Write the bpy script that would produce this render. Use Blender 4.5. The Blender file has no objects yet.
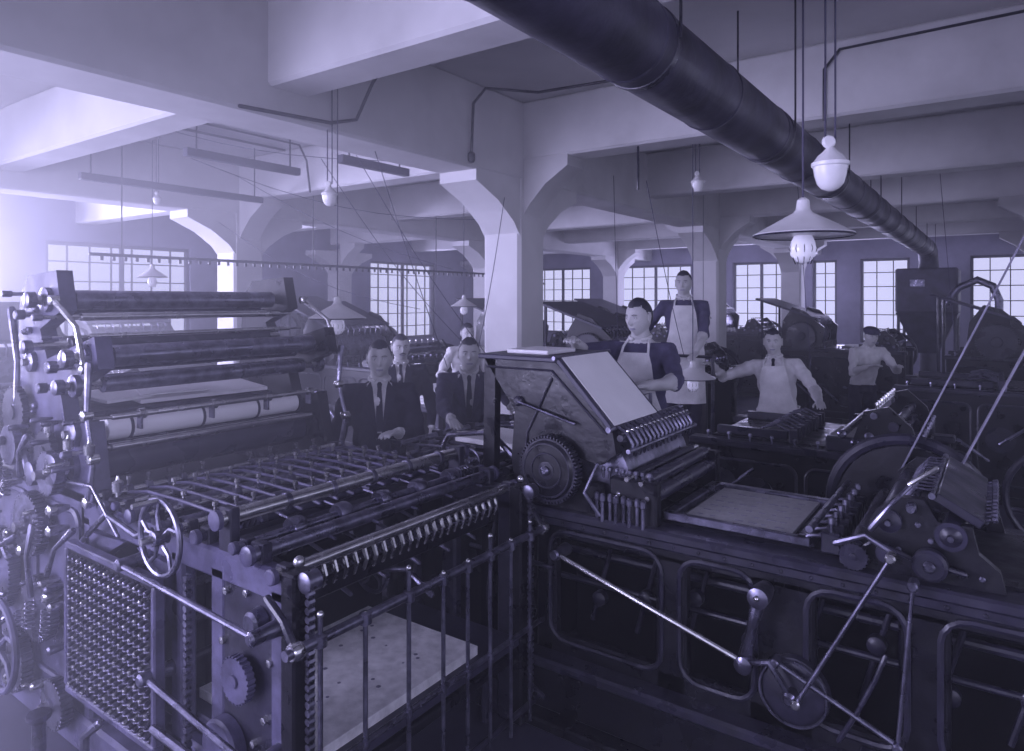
import bpy, math, random
from mathutils import Vector, Matrix
random.seed(7)
V = Vector
scene = bpy.context.scene
try:
    scene.view_settings.view_transform = 'Standard'
except Exception:
    pass

# ------------------------------------------------------------------ materials
def tone(v):
    if v < 0.12:
        return (v*0.72, v*0.66, v*1.15)
    if v < 0.35:
        return (v*0.85, v*0.82, v*1.08)
    return (v, v*0.99, v)

def mat(name, v, rough=0.5, metal=0.0, var=0.18, scale=9.0, bump=0.0, emis=0.0, trans=0.0, spec=0.5, rvar=0.0):
    m = bpy.data.materials.new(name); m.use_nodes = True
    nt = m.node_tree; b = nt.nodes['Principled BSDF']
    tc = nt.nodes.new('ShaderNodeTexCoord')
    nz = nt.nodes.new('ShaderNodeTexNoise'); nz.inputs['Scale'].default_value = scale
    nz.inputs['Detail'].default_value = 5.0; nz.inputs['Roughness'].default_value = 0.6
    nt.links.new(tc.outputs['Object'], nz.inputs['Vector'])
    rp = nt.nodes.new('ShaderNodeValToRGB')
    c = tone(v)
    rp.color_ramp.elements[0].position = 0.3
    rp.color_ramp.elements[1].position = 0.7
    rp.color_ramp.elements[0].color = tuple(min(1, x*(1-var)) for x in c)+(1,)
    rp.color_ramp.elements[1].color = tuple(min(1, x*(1+var)) for x in c)+(1,)
    nt.links.new(nz.outputs['Fac'], rp.inputs['Fac'])
    nt.links.new(rp.outputs['Color'], b.inputs['Base Color'])
    b.inputs['Roughness'].default_value = rough
    b.inputs['Metallic'].default_value = metal
    b.inputs['Specular IOR Level'].default_value = spec
    if rvar:
        mr = nt.nodes.new('ShaderNodeMapRange'); n2 = nt.nodes.new('ShaderNodeTexNoise')
        n2.inputs['Scale'].default_value = scale*0.45; n2.inputs['Detail'].default_value = 4
        nt.links.new(tc.outputs['Object'], n2.inputs['Vector'])
        mr.inputs['From Min'].default_value=.3; mr.inputs['From Max'].default_value=.7
        mr.inputs['To Min'].default_value=max(.1,rough-rvar); mr.inputs['To Max'].default_value=min(1,rough+rvar)
        nt.links.new(n2.outputs['Fac'], mr.inputs['Value']); nt.links.new(mr.outputs['Result'], b.inputs['Roughness'])
    if bump:
        bp = nt.nodes.new('ShaderNodeBump'); bp.inputs['Strength'].default_value = bump
        bp.inputs['Distance'].default_value = 0.02
        nt.links.new(nz.outputs['Fac'], bp.inputs['Height'])
        nt.links.new(bp.outputs['Normal'], b.inputs['Normal'])
    if emis:
        b.inputs['Emission Color'].default_value = (0.62, 0.6, 1, 1)
        b.inputs['Emission Strength'].default_value = emis
    return m

M = dict(
 plaster=mat('painted_concrete', 0.62, 0.8, var=0.14, scale=1.6, bump=0.15, spec=0.2),
 wallp=mat('sooty_wall_paint', 0.30, 0.85, var=0.3, scale=1.2, bump=0.1, spec=0.1),  # darker wall tone than the ceiling and beams
 ceil=mat('ceiling_limewash', 0.60, 0.9, var=0.18, scale=0.7, bump=0.1, spec=0.1),
 floor=mat('oiled_floor', 0.05, 0.6, var=0.4, scale=2.5, bump=0.2),
 iron=mat('black_cast_iron', 0.008, 0.36, var=0.5, scale=14, bump=0.18, spec=.4, rvar=.2),
 iron2=mat('grey_cast_iron', 0.028, 0.36, var=0.5, scale=12, bump=0.18, spec=.5, rvar=.2),
 iron3=mat('blue_grey_machine_paint', 0.10, 0.42, var=0.5, scale=10, bump=0.18, spec=.5, rvar=.2),  # iron lightened and blued, puts haze into the left press colour
 steel=mat('machined_steel', 0.50, 0.22, metal=0.95, var=0.25, scale=20, rvar=.1),
 steel2=mat('worn_steel', 0.21, 0.32, metal=0.9, var=0.5, scale=16, rvar=.16),
 dark=mat('dark_void_paint', 0.004, 0.8, var=0.2, spec=.15),  # near-black filler blocks, shade painted into the open press interiors
 roller=mat('ink_roller_rubber', 0.04, 0.28, var=0.3, rvar=.1),
 paper=mat('paper', 0.82, 0.8, var=0.05, scale=5, spec=0.1),
 paper2=mat('spotted_waste_sheet', 0.78, 0.8, var=0.22, scale=16, spec=0.1),
 print_=mat('printed_forme', 0.36, 0.7, var=0.15, scale=30),
 type_=mat('type_metal', 0.22, 0.5, var=0.3, scale=60),
 wood=mat('dark_wood', 0.05, 0.5, var=0.35, scale=6),
 duct=mat('sheet_iron_duct', 0.045, 0.5, metal=0.3, var=0.65, scale=5, bump=0.35, rvar=.15),
 enamel=mat('enamel_shade', 0.60, 0.35, var=0.08),
 porcelain=mat('white_porcelain', 0.75, 0.25, var=0.04),
 cord=mat('lamp_cord', 0.07, 0.8),
 bulb=mat('bulb_glass', 0.7, 0.15, var=0.02, emis=0.25),
 bulb_on=mat('lit_bulb', 0.9, 0.2, var=0.02, emis=8.0),
 belt=mat('leather_belt', 0.26, 0.7, var=0.3),
 frame=mat('window_steel', 0.12, 0.6),
 skin=mat('skin', 0.46, 0.55, var=0.06, scale=20, spec=0.3),
 lip=mat('lips', 0.28, 0.5, var=0.05),
 hair=mat('dark_hair', 0.03, 0.6, var=0.4, scale=60),
 eye=mat('eye_dark', 0.02, 0.3),
 suit=mat('dark_wool_suit', 0.028, 0.9, var=0.3, scale=30, spec=0.15, bump=.2),
 suit2=mat('grey_wool_suit', 0.07, 0.9, var=0.3, scale=30, spec=0.15, bump=.2),
 shirt=mat('white_cotton_shirt', 0.62, 0.85, var=0.08, scale=18, spec=0.1, bump=.2),
 shirt2=mat('grey_work_shirt', 0.11, 0.85, var=0.2, scale=18, spec=0.1, bump=.2),
 apron=mat('canvas_apron', 0.68, 0.9, var=0.14, scale=10, spec=0.1, bump=.2),
 trouser=mat('dark_trousers', 0.04, 0.9, var=0.2, spec=0.1),
 shoe=mat('black_leather', 0.02, 0.4),
)

# ------------------------------------------------------------------ mesh builder
class MB:
    def __init__(s):
        s.v=[]; s.f=[]; s.m=[]; s.mats=[]
    def mi(s, k):
        if k not in s.mats: s.mats.append(k)
        return s.mats.index(k)
    def add(s, vs, fs, k):
        o=len(s.v); s.v.extend([V(p) for p in vs]); i=s.mi(k)
        for f in fs:
            s.f.append([o+a for a in f]); s.m.append(i)
    def obb(s, c, ax, ay, az, k, b=0.006):
        c=V(c); A=[V(ax),V(ay),V(az)]; h=[a.length for a in A]
        U=[a.normalized() for a in A]
        b=min(b, min(h)*0.45)
        idx={}; vs=[]
        for sx in (-1,1):
            for sy in (-1,1):
                for sz in (-1,1):
                    sg=(sx,sy,sz)
                    for ax_ in range(3):
                        p=V(c)
                        for j in range(3):
                            p+=U[j]*(sg[j]*(h[j]-(0 if j==ax_ else b)))
                        idx[(sg,ax_)]=len(vs); vs.append(p)
        fs=[]
        for ax_ in range(3):
            o=[j for j in range(3) if j!=ax_]
            for s0 in (-1,1):
                q=[]
                for (a,b_) in ((-1,-1),(1,-1),(1,1),(-1,1)):
                    sg=[0,0,0]; sg[ax_]=s0; sg[o[0]]=a; sg[o[1]]=b_
                    q.append(idx[(tuple(sg),ax_)])
                fs.append(q)
            for a in (-1,1):
                for b_ in (-1,1):
                    s1=[0,0,0]; s1[o[0]]=a; s1[o[1]]=b_
                    s2=list(s1); s1[ax_]=-1; s2[ax_]=1
                    s1=tuple(s1); s2=tuple(s2)
                    fs.append([idx[(s1,o[0])],idx[(s2,o[0])],idx[(s2,o[1])],idx[(s1,o[1])]])
        for sx in (-1,1):
            for sy in (-1,1):
                for sz in (-1,1):
                    sg=(sx,sy,sz); fs.append([idx[(sg,0)],idx[(sg,1)],idx[(sg,2)]])
        out=[]
        for f in fs:
            n=(vs[f[1]]-vs[f[0]]).cross(vs[f[2]]-vs[f[0]])
            cc=sum((vs[i] for i in f), V((0,0,0)))/len(f)
            if n.dot(cc-c)<0: f=f[::-1]
            out.append(f)
        s.add(vs,out,k)
    def box(s,x0,x1,y0,y1,z0,z1,k,b=0.006):
        s.obb(((x0+x1)/2,(y0+y1)/2,(z0+z1)/2),(abs(x1-x0)/2,0,0),(0,abs(y1-y0)/2,0),(0,0,abs(z1-z0)/2),k,b)
    def frame(s, d):
        d=V(d).normalized()
        u=d.cross(V((0,0,1)))
        if u.length<1e-3: u=d.cross(V((1,0,0)))
        u.normalize(); return d,u,u.cross(d)
    def lathe(s, o, axis, prof, k, seg=16):
        o=V(o); d,u,w=s.frame(axis); vs=[]; fs=[]
        for (t,r) in prof:
            for i in range(seg):
                a=2*math.pi*i/seg
                vs.append(o+d*t+(u*math.cos(a)+w*math.sin(a))*max(r,1e-5))
        n=len(prof)
        for j in range(n-1):
            for i in range(seg):
                a=j*seg+i; b=j*seg+(i+1)%seg
                fs.append([a,b,b+seg,a+seg])
        fs.append(list(range(seg))[::-1]); fs.append([ (n-1)*seg+i for i in range(seg)])
        s.add(vs,fs,k)
    def rod(s,p,q,r,k,seg=10,r2=None):
        p=V(p); q=V(q); L=(q-p).length
        if L<1e-6: return
        s.lathe(p,q-p,[(0,r),(L,r if r2 is None else r2)],k,seg)
    def tube(s, pts, rad, k, seg=10, caps=True, sq=None):
        pts=[V(p) for p in pts]; n=len(pts)
        if not isinstance(rad,(list,tuple)): rad=[rad]*n
        P=list(pts); R=list(rad)
        if caps:
            d0=(pts[0]-pts[1]).normalized(); d1=(pts[-1]-pts[-2]).normalized()
            P=[pts[0]+d0*rad[0]*0.95, pts[0]+d0*rad[0]*0.7]+P+[pts[-1]+d1*rad[-1]*0.7, pts[-1]+d1*rad[-1]*0.95]
            R=[rad[0]*0.25, rad[0]*0.72]+R+[rad[-1]*0.72, rad[-1]*0.25]
        vs=[]; u=None
        for i,p in enumerate(P):
            if i==0: t=P[1]-P[0]
            elif i==len(P)-1: t=P[-1]-P[-2]
            else: t=(P[i+1]-P[i]).normalized()+(P[i]-P[i-1]).normalized()
            t.normalize()
            if u is None: _,u,_w=s.frame(t)
            else:
                u=u-t*u.dot(t); u.normalize()
            w=t.cross(u)
            for j in range(seg):
                a=2*math.pi*j/seg
                vs.append(p+(u*math.cos(a)+w*math.sin(a))*R[i])
        fs=[]
        for i in range(len(P)-1):
            for j in range(seg):
                a=i*seg+j; b=i*seg+(j+1)%seg
                fs.append([a,b,b+seg,a+seg])
        fs.append(list(range(seg))[::-1]); fs.append([(len(P)-1)*seg+j for j in range(seg)])
        s.add(vs,fs,k)
    def ring(s,c,axis,R,r,k,seg=24,ts=6):
        c=V(c); d,u,w=s.frame(axis); vs=[]; fs=[]
        for i in range(seg):
            a=2*math.pi*i/seg; e=u*math.cos(a)+w*math.sin(a)
            for j in range(ts):
                b=2*math.pi*j/ts
                vs.append(c+e*(R+r*math.cos(b))+d*r*math.sin(b))
        for i in range(seg):
            for j in range(ts):
                fs.append([i*ts+j, ((i+1)%seg)*ts+j, ((i+1)%seg)*ts+(j+1)%ts, i*ts+(j+1)%ts])
        s.add(vs,fs,k)
    def ball(s,c,r,k,seg=10,rings=7,sc=(1,1,1)):
        c=V(c); vs=[]; fs=[]
        for i in range(rings+1):
            ph=math.pi*i/rings
            for j in range(seg):
                th=2*math.pi*j/seg
                rr=max(math.sin(ph),1e-4)
                vs.append(c+V((rr*math.cos(th)*r*sc[0], rr*math.sin(th)*r*sc[1], math.cos(ph)*r*sc[2])))
        for i in range(rings):
            for j in range(seg):
                a=i*seg+j; b=i*seg+(j+1)%seg
                fs.append([a,a+seg,b+seg,b])
        s.add(vs,fs,k)
    def wheel(s,c,axis,R,k,spokes=5,rr=None,hub=None,seg=28,hw=0.02,k2=None):
        rr=rr or R*0.09; hub=hub or R*0.2; c=V(c); d,u,w=s.frame(axis)
        s.ring(c,axis,R-rr,rr,k2 or k,seg,8)
        s.lathe(c-d*hw,d,[(0,hub*0.8),(0.003,hub),(2*hw-0.003,hub),(2*hw,hub*0.8)],k,14)
        for i in range(spokes):
            a=2*math.pi*i/spokes+0.3; e=u*math.cos(a)+w*math.sin(a); e2=u*math.cos(a+0.25)+w*math.sin(a+0.25)
            s.tube([c+e*hub*0.8, c+e2*R*0.55, c+e*(R-rr)],[rr*0.9,rr*0.7,rr*0.75],k,6,False)
    def gear(s,c,axis,R,w_,k,teeth=32,web=True):
        c=V(c); d,u,w=s.frame(axis)
        h=w_/2
        s.lathe(c,d,[(-h,R*0.8),(-h,R*0.93),(h,R*0.93),(h,R*0.8),(h*0.4,R*0.78),(h*0.4,R*0.3),(h*1.3,R*0.28),(h*1.3,R*0.1)],k,28)
        s.lathe(c,-d,[(-h*0.2,R*0.85),(h,R*0.85),(h*0.4,R*0.8),(h*0.4,R*0.3),(h*1.5,R*0.26),(h*1.6,R*0.08)],k,24)
        for i in range(teeth):
            a=2*math.pi*i/teeth; e=u*math.cos(a)+w*math.sin(a); t=d.cross(e)
            s.obb(c+e*R*0.955, e*R*0.05, t*(math.pi*R/teeth*0.5), d*h, k, 0.001)
    def chain(s,p,q,k,link=0.03,r=0.005):
        p=V(p); q=V(q); n=max(2,int((q-p).length/(link*0.8))); d,u,w=s.frame(q-p)
        for i in range(n):
            c=p+(q-p)*((i+.5)/n)
            s.lathe(c-u*0.012,u,[(0,link*0.36),(0.024,link*0.36)],k,8)
            s.obb(c,d*link*0.5,u*0.004,w*link*0.2,k,0.001)
    def prism(s, pts, y0, y1, k):
        n=len(pts); vs=[V((x,y0,z)) for x,z in pts]+[V((x,y1,z)) for x,z in pts]
        fs=[list(range(n)), [n+i for i in range(n)][::-1]]
        for i in range(n): fs.append([i,(i+1)%n+0,(i+1)%n+n,i+n][::-1])
        s.add(vs,fs,k)
    def rrect(s,x0,x1,z0,z1,y,k,r=0.012,cr=0.06):
        pts=[]
        for (cx,cz,a0) in ((x1-cr,z1-cr,0),(x0+cr,z1-cr,90),(x0+cr,z0+cr,180),(x1-cr,z0+cr,270)):
            for i in range(5):
                a=math.radians(a0+22.5*i); pts.append((cx+cr*math.cos(a),y,cz+cr*math.sin(a)))
        pts.append(pts[0])
        s.tube(pts,r,k,6,False)
    def helix(s,p,q,R,r,turns,k):
        p=V(p); q=V(q); d,u,w=s.frame(q-p); n=turns*8; pts=[]
        for i in range(n+1):
            a=2*math.pi*i/8; pts.append(p+(q-p)*(i/n)+(u*math.cos(a)+w*math.sin(a))*R)
        s.tube(pts,r,k,5,False)
    def build(s,name,origin=None,sharp=35,parent=None,local=False):
        if local: o=V((0,0,0))
        elif origin is not None: o=V(origin)
        else:
            xs=[p.x for p in s.v]; ys=[p.y for p in s.v]; zs=[p.z for p in s.v]
            o=V(((min(xs)+max(xs))/2,(min(ys)+max(ys))/2,min(zs)))
        me=bpy.data.meshes.new(name)
        me.from_pydata([tuple(p-o) for p in s.v],[],s.f)
        for k in s.mats: me.materials.append(M[k])
        me.polygons.foreach_set('material_index', s.m)
        me.polygons.foreach_set('use_smooth',[True]*len(s.f))
        me.update()
        try: me.set_sharp_from_angle(angle=math.radians(sharp))
        except Exception: pass
        ob=bpy.data.objects.new(name,me); scene.collection.objects.link(ob); ob.location=o
        if parent: ob.parent=parent
        return ob

# ------------------------------------------------------------------ room
CZ=3.8
b=MB(); b.box(-12.8,4.5,-3.5,18.3,-0.1,0,'floor',0.001); b.build('floor')
b=MB(); b.box(-12.8,4.5,-3.5,18.3,CZ,CZ+0.15,'ceil',0.001); b.build('ceiling')
GX=[-8.15,-3.75,0.65]; BY=[-2.70,-0.03,2.65,5.33,8.01,10.69,13.37,16.05]
for gx in GX:
    b=MB(); b.box(gx-.21,gx+.21,-3.5,18.0,3.09,CZ,'plaster',0.02); b.build('girder_beam')
for by in BY:
    b=MB(); b.box(-12.6,4.5,by-.15,by+.15,3.27,CZ,'plaster',0.02); b.build('cross_beam')
for gx in (-12.45,-8.15,-3.75,0.65):
    for cy in (-0.03,5.33,10.69,16.05):
        if gx>0 and cy<6: continue
        if gx==-3.75 and cy<1: continue
        if gx<-12 and cy<6: continue
        b=MB(); s=.21
        b.box(gx-s,gx+s,cy-s,cy+s,0,3.15,'plaster',0.03)
        b.box(gx-s-.04,gx+s+.04,cy-s-.04,cy+s+.04,0,0.18,'plaster',0.02)
        for (dx,dy,L,zb,zt) in ((0,-1,.62,2.58,3.1),(0,1,.62,2.58,3.1),(1,0,.46,2.74,3.28),(-1,0,.46,2.74,3.28)):
            if gx<-12 and dx<0: continue
            c=V((gx,cy,0)); d=V((dx,dy,0)); t=V((-dy,dx,0))*(.2 if dy else .145)
            p=[(s-.02,zb),(s+L*.12,zb+.12),(s+L*.5,zb+(zt-zb)*.55),(s+L,zt-.1),(s+L,zt),(s-.02,zt)]
            n=6
            vs=[c+d*a+t+V((0,0,z)) for a,z in p]+[c+d*a-t+V((0,0,z)) for a,z in p]
            fs=[list(range(n)),[n+i for i in range(n)][::-1]]+[[i,(i+1)%n,(i+1)%n+n,i+n] for i in range(n)]
            b.add(vs,fs,'plaster')
        b.build('concrete_column')

def wall(name, axis, pos, a0, a1, wins, z0=1.0, z1=2.97):
    b=MB(); th=.25
    def bx(p0,p1,za,zb):
        if p1-p0<1e-3: return
        if axis=='x': b.box(pos-th,pos,p0,p1,za,zb,'wallp',0.001)
        else: b.box(p0,p1,pos,pos+th,za,zb,'wallp',0.001)
    cur=a0
    for (w0,w1) in wins:
        bx(cur,w0,0,CZ); bx(w0,w1,0,z0); bx(w0,w1,z1,CZ); cur=w1
    bx(cur,a1,0,CZ); b.build(name)
wn=[0]
def window(axis,pos,w0,w1,z0=1.0,z1=2.97):
    wn[0]+=1; b=MB()
    def bar(a0,a1,za,zb,t=.04):
        if axis=='x': b.box(pos-.1-t/2,pos-.1+t/2,a0,a1,za,zb,'frame',0.004)
        else: b.box(a0,a1,pos+.1-t/2,pos+.1+t/2,za,zb,'frame',0.004)
    bar(w0,w1,z0,z0+.06,.07); bar(w0,w1,z1-.06,z1,.07); bar(w0,w0+.06,z0,z1,.07); bar(w1-.06,w1,z0,z1,.07)
    n=max(2,round((w1-w0)/.34))
    for i in range(1,n): a=w0+(w1-w0)*i/n; bar(a-.010,a+.010,z0,z1)
    if w1-w0>1.2: a=(w0+w1)/2; bar(a-.035,a+.035,z0,z1,.06)
    for i in range(1,6): z=z0+(z1-z0)*i/6; bar(w0,w1,z-.010,z+.010)
    b.build('window_%d'%wn[0])
LW=[(0.8,3.4),(4.75,7.2),(11.8,14.2)]
FW=[(-11.9,-9.9),(-8.95,-6.8),(-5.7,-4.27),(-3.75,-3.2),(-2.7,-1.68),(-.54,1.6)]
wall('wall_left','x',-12.6,-3.5,18.25,LW); wall('wall_back','y',18.0,-12.6,4.5,FW)
for w in LW: window('x',-12.6,*w)
for w in FW: window('y',18.0,*w)

# overhead duct along +Y
b=MB()
b.rod((-1.165,-3.2,3.0),(-1.165,15.6,3.0),.165,'duct',32)
y=-3.0; i=0
while y<15.5:
    b.lathe((-1.165,y,3.0),(0,1,0),[(0,.1655),(.006,.1695),(.02,.1695),(.026,.1655)],'duct',32)
    if i%2==0:
        b.lathe((-1.165,y+.1,3.0),(0,1,0),[(0,.167),(.002,.170),(.035,.170),(.037,.167)],'iron2',32)
        for sx in (-.17,.17): b.rod((-1.165+sx,y+.12,3.0),(-1.165+sx,y+.12,3.8),.006,'iron2',6)
    y+=.9; i+=1
b.tube([(-1.165,15.4,3.0),(-1.165,15.75,2.95),(-1.165,15.95,2.75),(-1.165,16.0,2.6)],[.165,.17,.17,.18],'duct',20)
b.build('ventilation_duct')
b=MB()
b.box(-1.7,-.65,15.5,16.6,1.75,2.62,'duct',.03)
vs=[(-1.7,15.5,1.75),(-.65,15.5,1.75),(-.65,16.6,1.75),(-1.7,16.6,1.75),(-1.35,15.85,.95),(-1.0,15.85,.95),(-1.0,16.25,.95),(-1.35,16.25,.95)]
b.add(vs,[[0,1,5,4],[1,2,6,5],[2,3,7,6],[3,0,4,7],[4,5,6,7]],'duct')
b.box(-1.45,-1.2,15.46,15.52,2.25,2.4,'steel2',.01)
for x in (-1.65,-.7):
    for y in (15.55,16.55): b.rod((x,y,0),(x,y,1.8),.03,'iron2',8)
b.rod((-1.18,16.05,.5),(-1.18,16.05,1.0),.15,'duct',16)
b.box(-1.45,-.9,15.8,16.3,0,.5,'iron',.02)
b.build('dust_collector')
b=MB()
b.tube([(-.75,13.2,1.9),(-.55,13.2,2.2),(-.3,13.2,2.32),(-.1,13.2,2.22),(-.02,13.2,2.0),(-.02,13.2,1.4),(-.02,13.2,0)],.06,'steel2',14,False)
b.build('curved_exhaust_pipe')

# conduits on beams
def conduit(pts,r=.012,box=None):
    b=MB(); b.tube(pts,r,'iron2',8)
    if box: b.lathe(box,(0,0,1),[(0,.02),(.02,.032),(.07,.032),(.09,.015)],'iron2',10)
    b.build('electrical_conduit')
conduit([(-3.52,4.4,3.2),(-3.50,4.4,3.6),(-3.45,4.5,3.74),(-3.2,4.9,3.76),(-2.3,5.0,3.76)],.012,(-3.52,4.4,3.12))
conduit([(-3.52,2.3,3.10),(-3.52,2.95,3.14),(-3.5,3.15,3.2),(-3.42,3.22,3.45),(-3.2,3.3,3.74),(-1.6,3.4,3.77)])
conduit([(-6.9,2.95,3.77),(-6.9,5.1,3.77)],.014); conduit([(-5.0,2.9,3.77),(-5.0,5.1,3.77)],.014)
conduit([(-1.0,5.16,3.25),(-1.0,5.16,3.6),(-.9,5.16,3.72),(.4,5.16,3.74)],.010)
conduit([(-2.4,5.16,3.24),(-2.4,5.16,3.0),(-2.4,5.16,2.9)],.010)
conduit([(-6.5,5.15,3.25),(-6.5,5.1,3.6),(-6.5,5.0,3.76),(-6.5,3.0,3.77)],.012)
b=MB()
b.box(-.95,-.7,3.5,3.75,3.6,3.8,'iron',.01)
b.tube([(-.9,3.5,3.65),(-1.0,3.3,3.5),(-.85,3.2,3.45),(-.7,3.35,3.55)],.015,'iron',8)
b.tube([(-.7,3.6,3.65),(-.5,3.55,3.6),(-.5,3.5,3.8)],.012,'iron',8)
b.build('junction_box')
b=MB()
b.box(-7.02,-6.995,3.0,10.2,2.42,2.45,'iron2',.004)
y=3.1
while y<10:
    b.box(-7.012,-7.0,y,y+.03,2.38,2.42,'iron2',.003); y+=.11
for y in (3.3,5.6,7.9,10.0): b.rod((-7.01,y,2.44),(-7.01,y,3.8),.007,'iron2',6)
b.build('trolley_rail')
for (x,ya,yb,z,w_) in ((-4.5,3.87,4.67,3.18,.035),(-5.6,3.15,4.3,3.25,.035),(-7.2,3.0,5.0,3.19,.035)):
    b=MB(); b.box(x-w_,x+w_,ya,yb,z-.035,z+.035,'wood',.005)
    for y in (ya+.1,yb-.1): b.rod((x,y,z+.03),(x,y,3.8),.008,'iron2',6)
    b.build('hanging_timber')
for (p,q,sg) in (((-3.9,3.4,3.8),(-3.35,3.9,1.5),.05),((-4.9,4.0,3.25),(-4.1,5.0,1.6),.1),((-4.0,3.6,3.1),(-3.2,4.4,1.4),.08),((-6.5,4.2,3.3),(-4.4,5.2,2.3),.1),
                 ((-3.55,4.9,2.9),(-3.15,3.9,1.35),.12),((-5.6,3.2,3.2),(-3.96,5.1,2.75),.15),((-8.0,4.9,3.0),(-5.2,5.6,1.9),.2),((-3.3,6.5,3.3),(-3.0,6.0,1.6),.1),
                 ((-6.9,3.2,3.78),(-4.0,4.2,3.15),.12),((-2.3,5.1,2.95),(-2.3,5.9,1.5),.05),((-.6,9.5,3.78),(-.4,9.0,1.4),.02),((-1.8,7.9,3.3),(-1.6,7.6,1.3),.02)):
    b=MB(); p=V(p); q=V(q)
    b.tube([p+(q-p)*t/8-V((0,0,sg*math.sin(math.pi*t/8))) for t in range(9)],.0032,'cord',5,False)
    b.build('hanging_wire')

# ------------------------------------------------------------------ lamps
def lamp(x,y,zr,dia=.36,wz=None,wo=(.08,.05),wr=.06,top=CZ,lit=False):
    b=MB(); R=dia/2
    b.lathe((x,y,zr),(0,0,1),[(0,R),(.006,R+.002),(.010,R*.97),(.088,.035),(.10,.026),(.135,.022),(.145,.010)],'enamel',36)
    b.lathe((x,y,zr-.02),(0,0,1),[(0,.026),(.10,.028)],'iron2',12)
    b.ring((x,y,zr),(0,0,1),R,.004,'iron2',36,6)
    b.lathe((x,y,zr-.105),(0,0,1),[(0,.004),(.008,.026),(.03,.045),(.06,.048),(.085,.042),(.11,.03)],'bulb_on' if lit else 'bulb',20)
    for i in range(10):
        a=2*math.pi*i/10
        b.tube([(x+.03*math.cos(a),y+.03*math.sin(a),zr-.0),(x+.051*math.cos(a),y+.051*math.sin(a),zr-.05),(x+.028*math.cos(a),y+.028*math.sin(a),zr-.108)],.0014,'iron2',4,False)
    b.rod((x,y,zr+.14),(x,y,top),.004,'cord',6)
    if wz is not None:
        wx,wy=x+wo[0],y+wo[1]; h=wr*2.6
        b.lathe((wx,wy,wz-h/2),(0,0,1),[(0,wr*.2),(h*.05,wr*.5),(h*.16,wr*.74),(h*.34,wr*.88),(h*.54,wr*.96),(h*.57,wr*1.06),(h*.64,wr*1.07),(h*.67,wr*.96),(h*.8,wr*.72),(h*.9,wr*.42),(h,wr*.2)],'porcelain',28)
        pz=wz+h/2+wr*.3
        b.lathe((wx-.01,wy,pz),(.577,-.816,0),[(0,wr*.3),(.004,wr*.38),(.01,wr*.28),(.016,wr*.38),(.02,wr*.3)],'porcelain',16)
        e=wr*.3
        b.rod((wx-e*.8,wy-e*.6,pz),(wx-e*.8,wy-e*.6,top),.004,'cord',6)
        b.rod((wx+e*.8,wy+e*.6,pz),(wx+e*.8,wy+e*.6,top),.004,'cord',6)
    b.lathe((x+wo[0]*.5,y+wo[1]*.5,top-.05),(0,0,1),[(0,.03),(.02,.05),(.05,.055)],'porcelain',14)
    b.build('pendant_lamp')
lamp(-.615,2.79,2.245,wz=2.50,wo=(.085,.06),wr=.064)
lamp(-3.50,2.99,1.88,wz=2.67,wo=(-.04,-.03),wr=.05)
lamp(-2.05,5.45,1.36,wz=2.95,wo=(.03,.03),wr=.052)
lamp(-5.4,6.6,1.92,dia=.32,wz=None)
lamp(-7.2,11.0,2.3,dia=.32)
lamp(-3.35,9.3,1.75,dia=.22,lit=True)
lamp(-7.6,3.9,2.25,dia=.3,wz=3.1,wo=(.05,.03),wr=.045)

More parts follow.
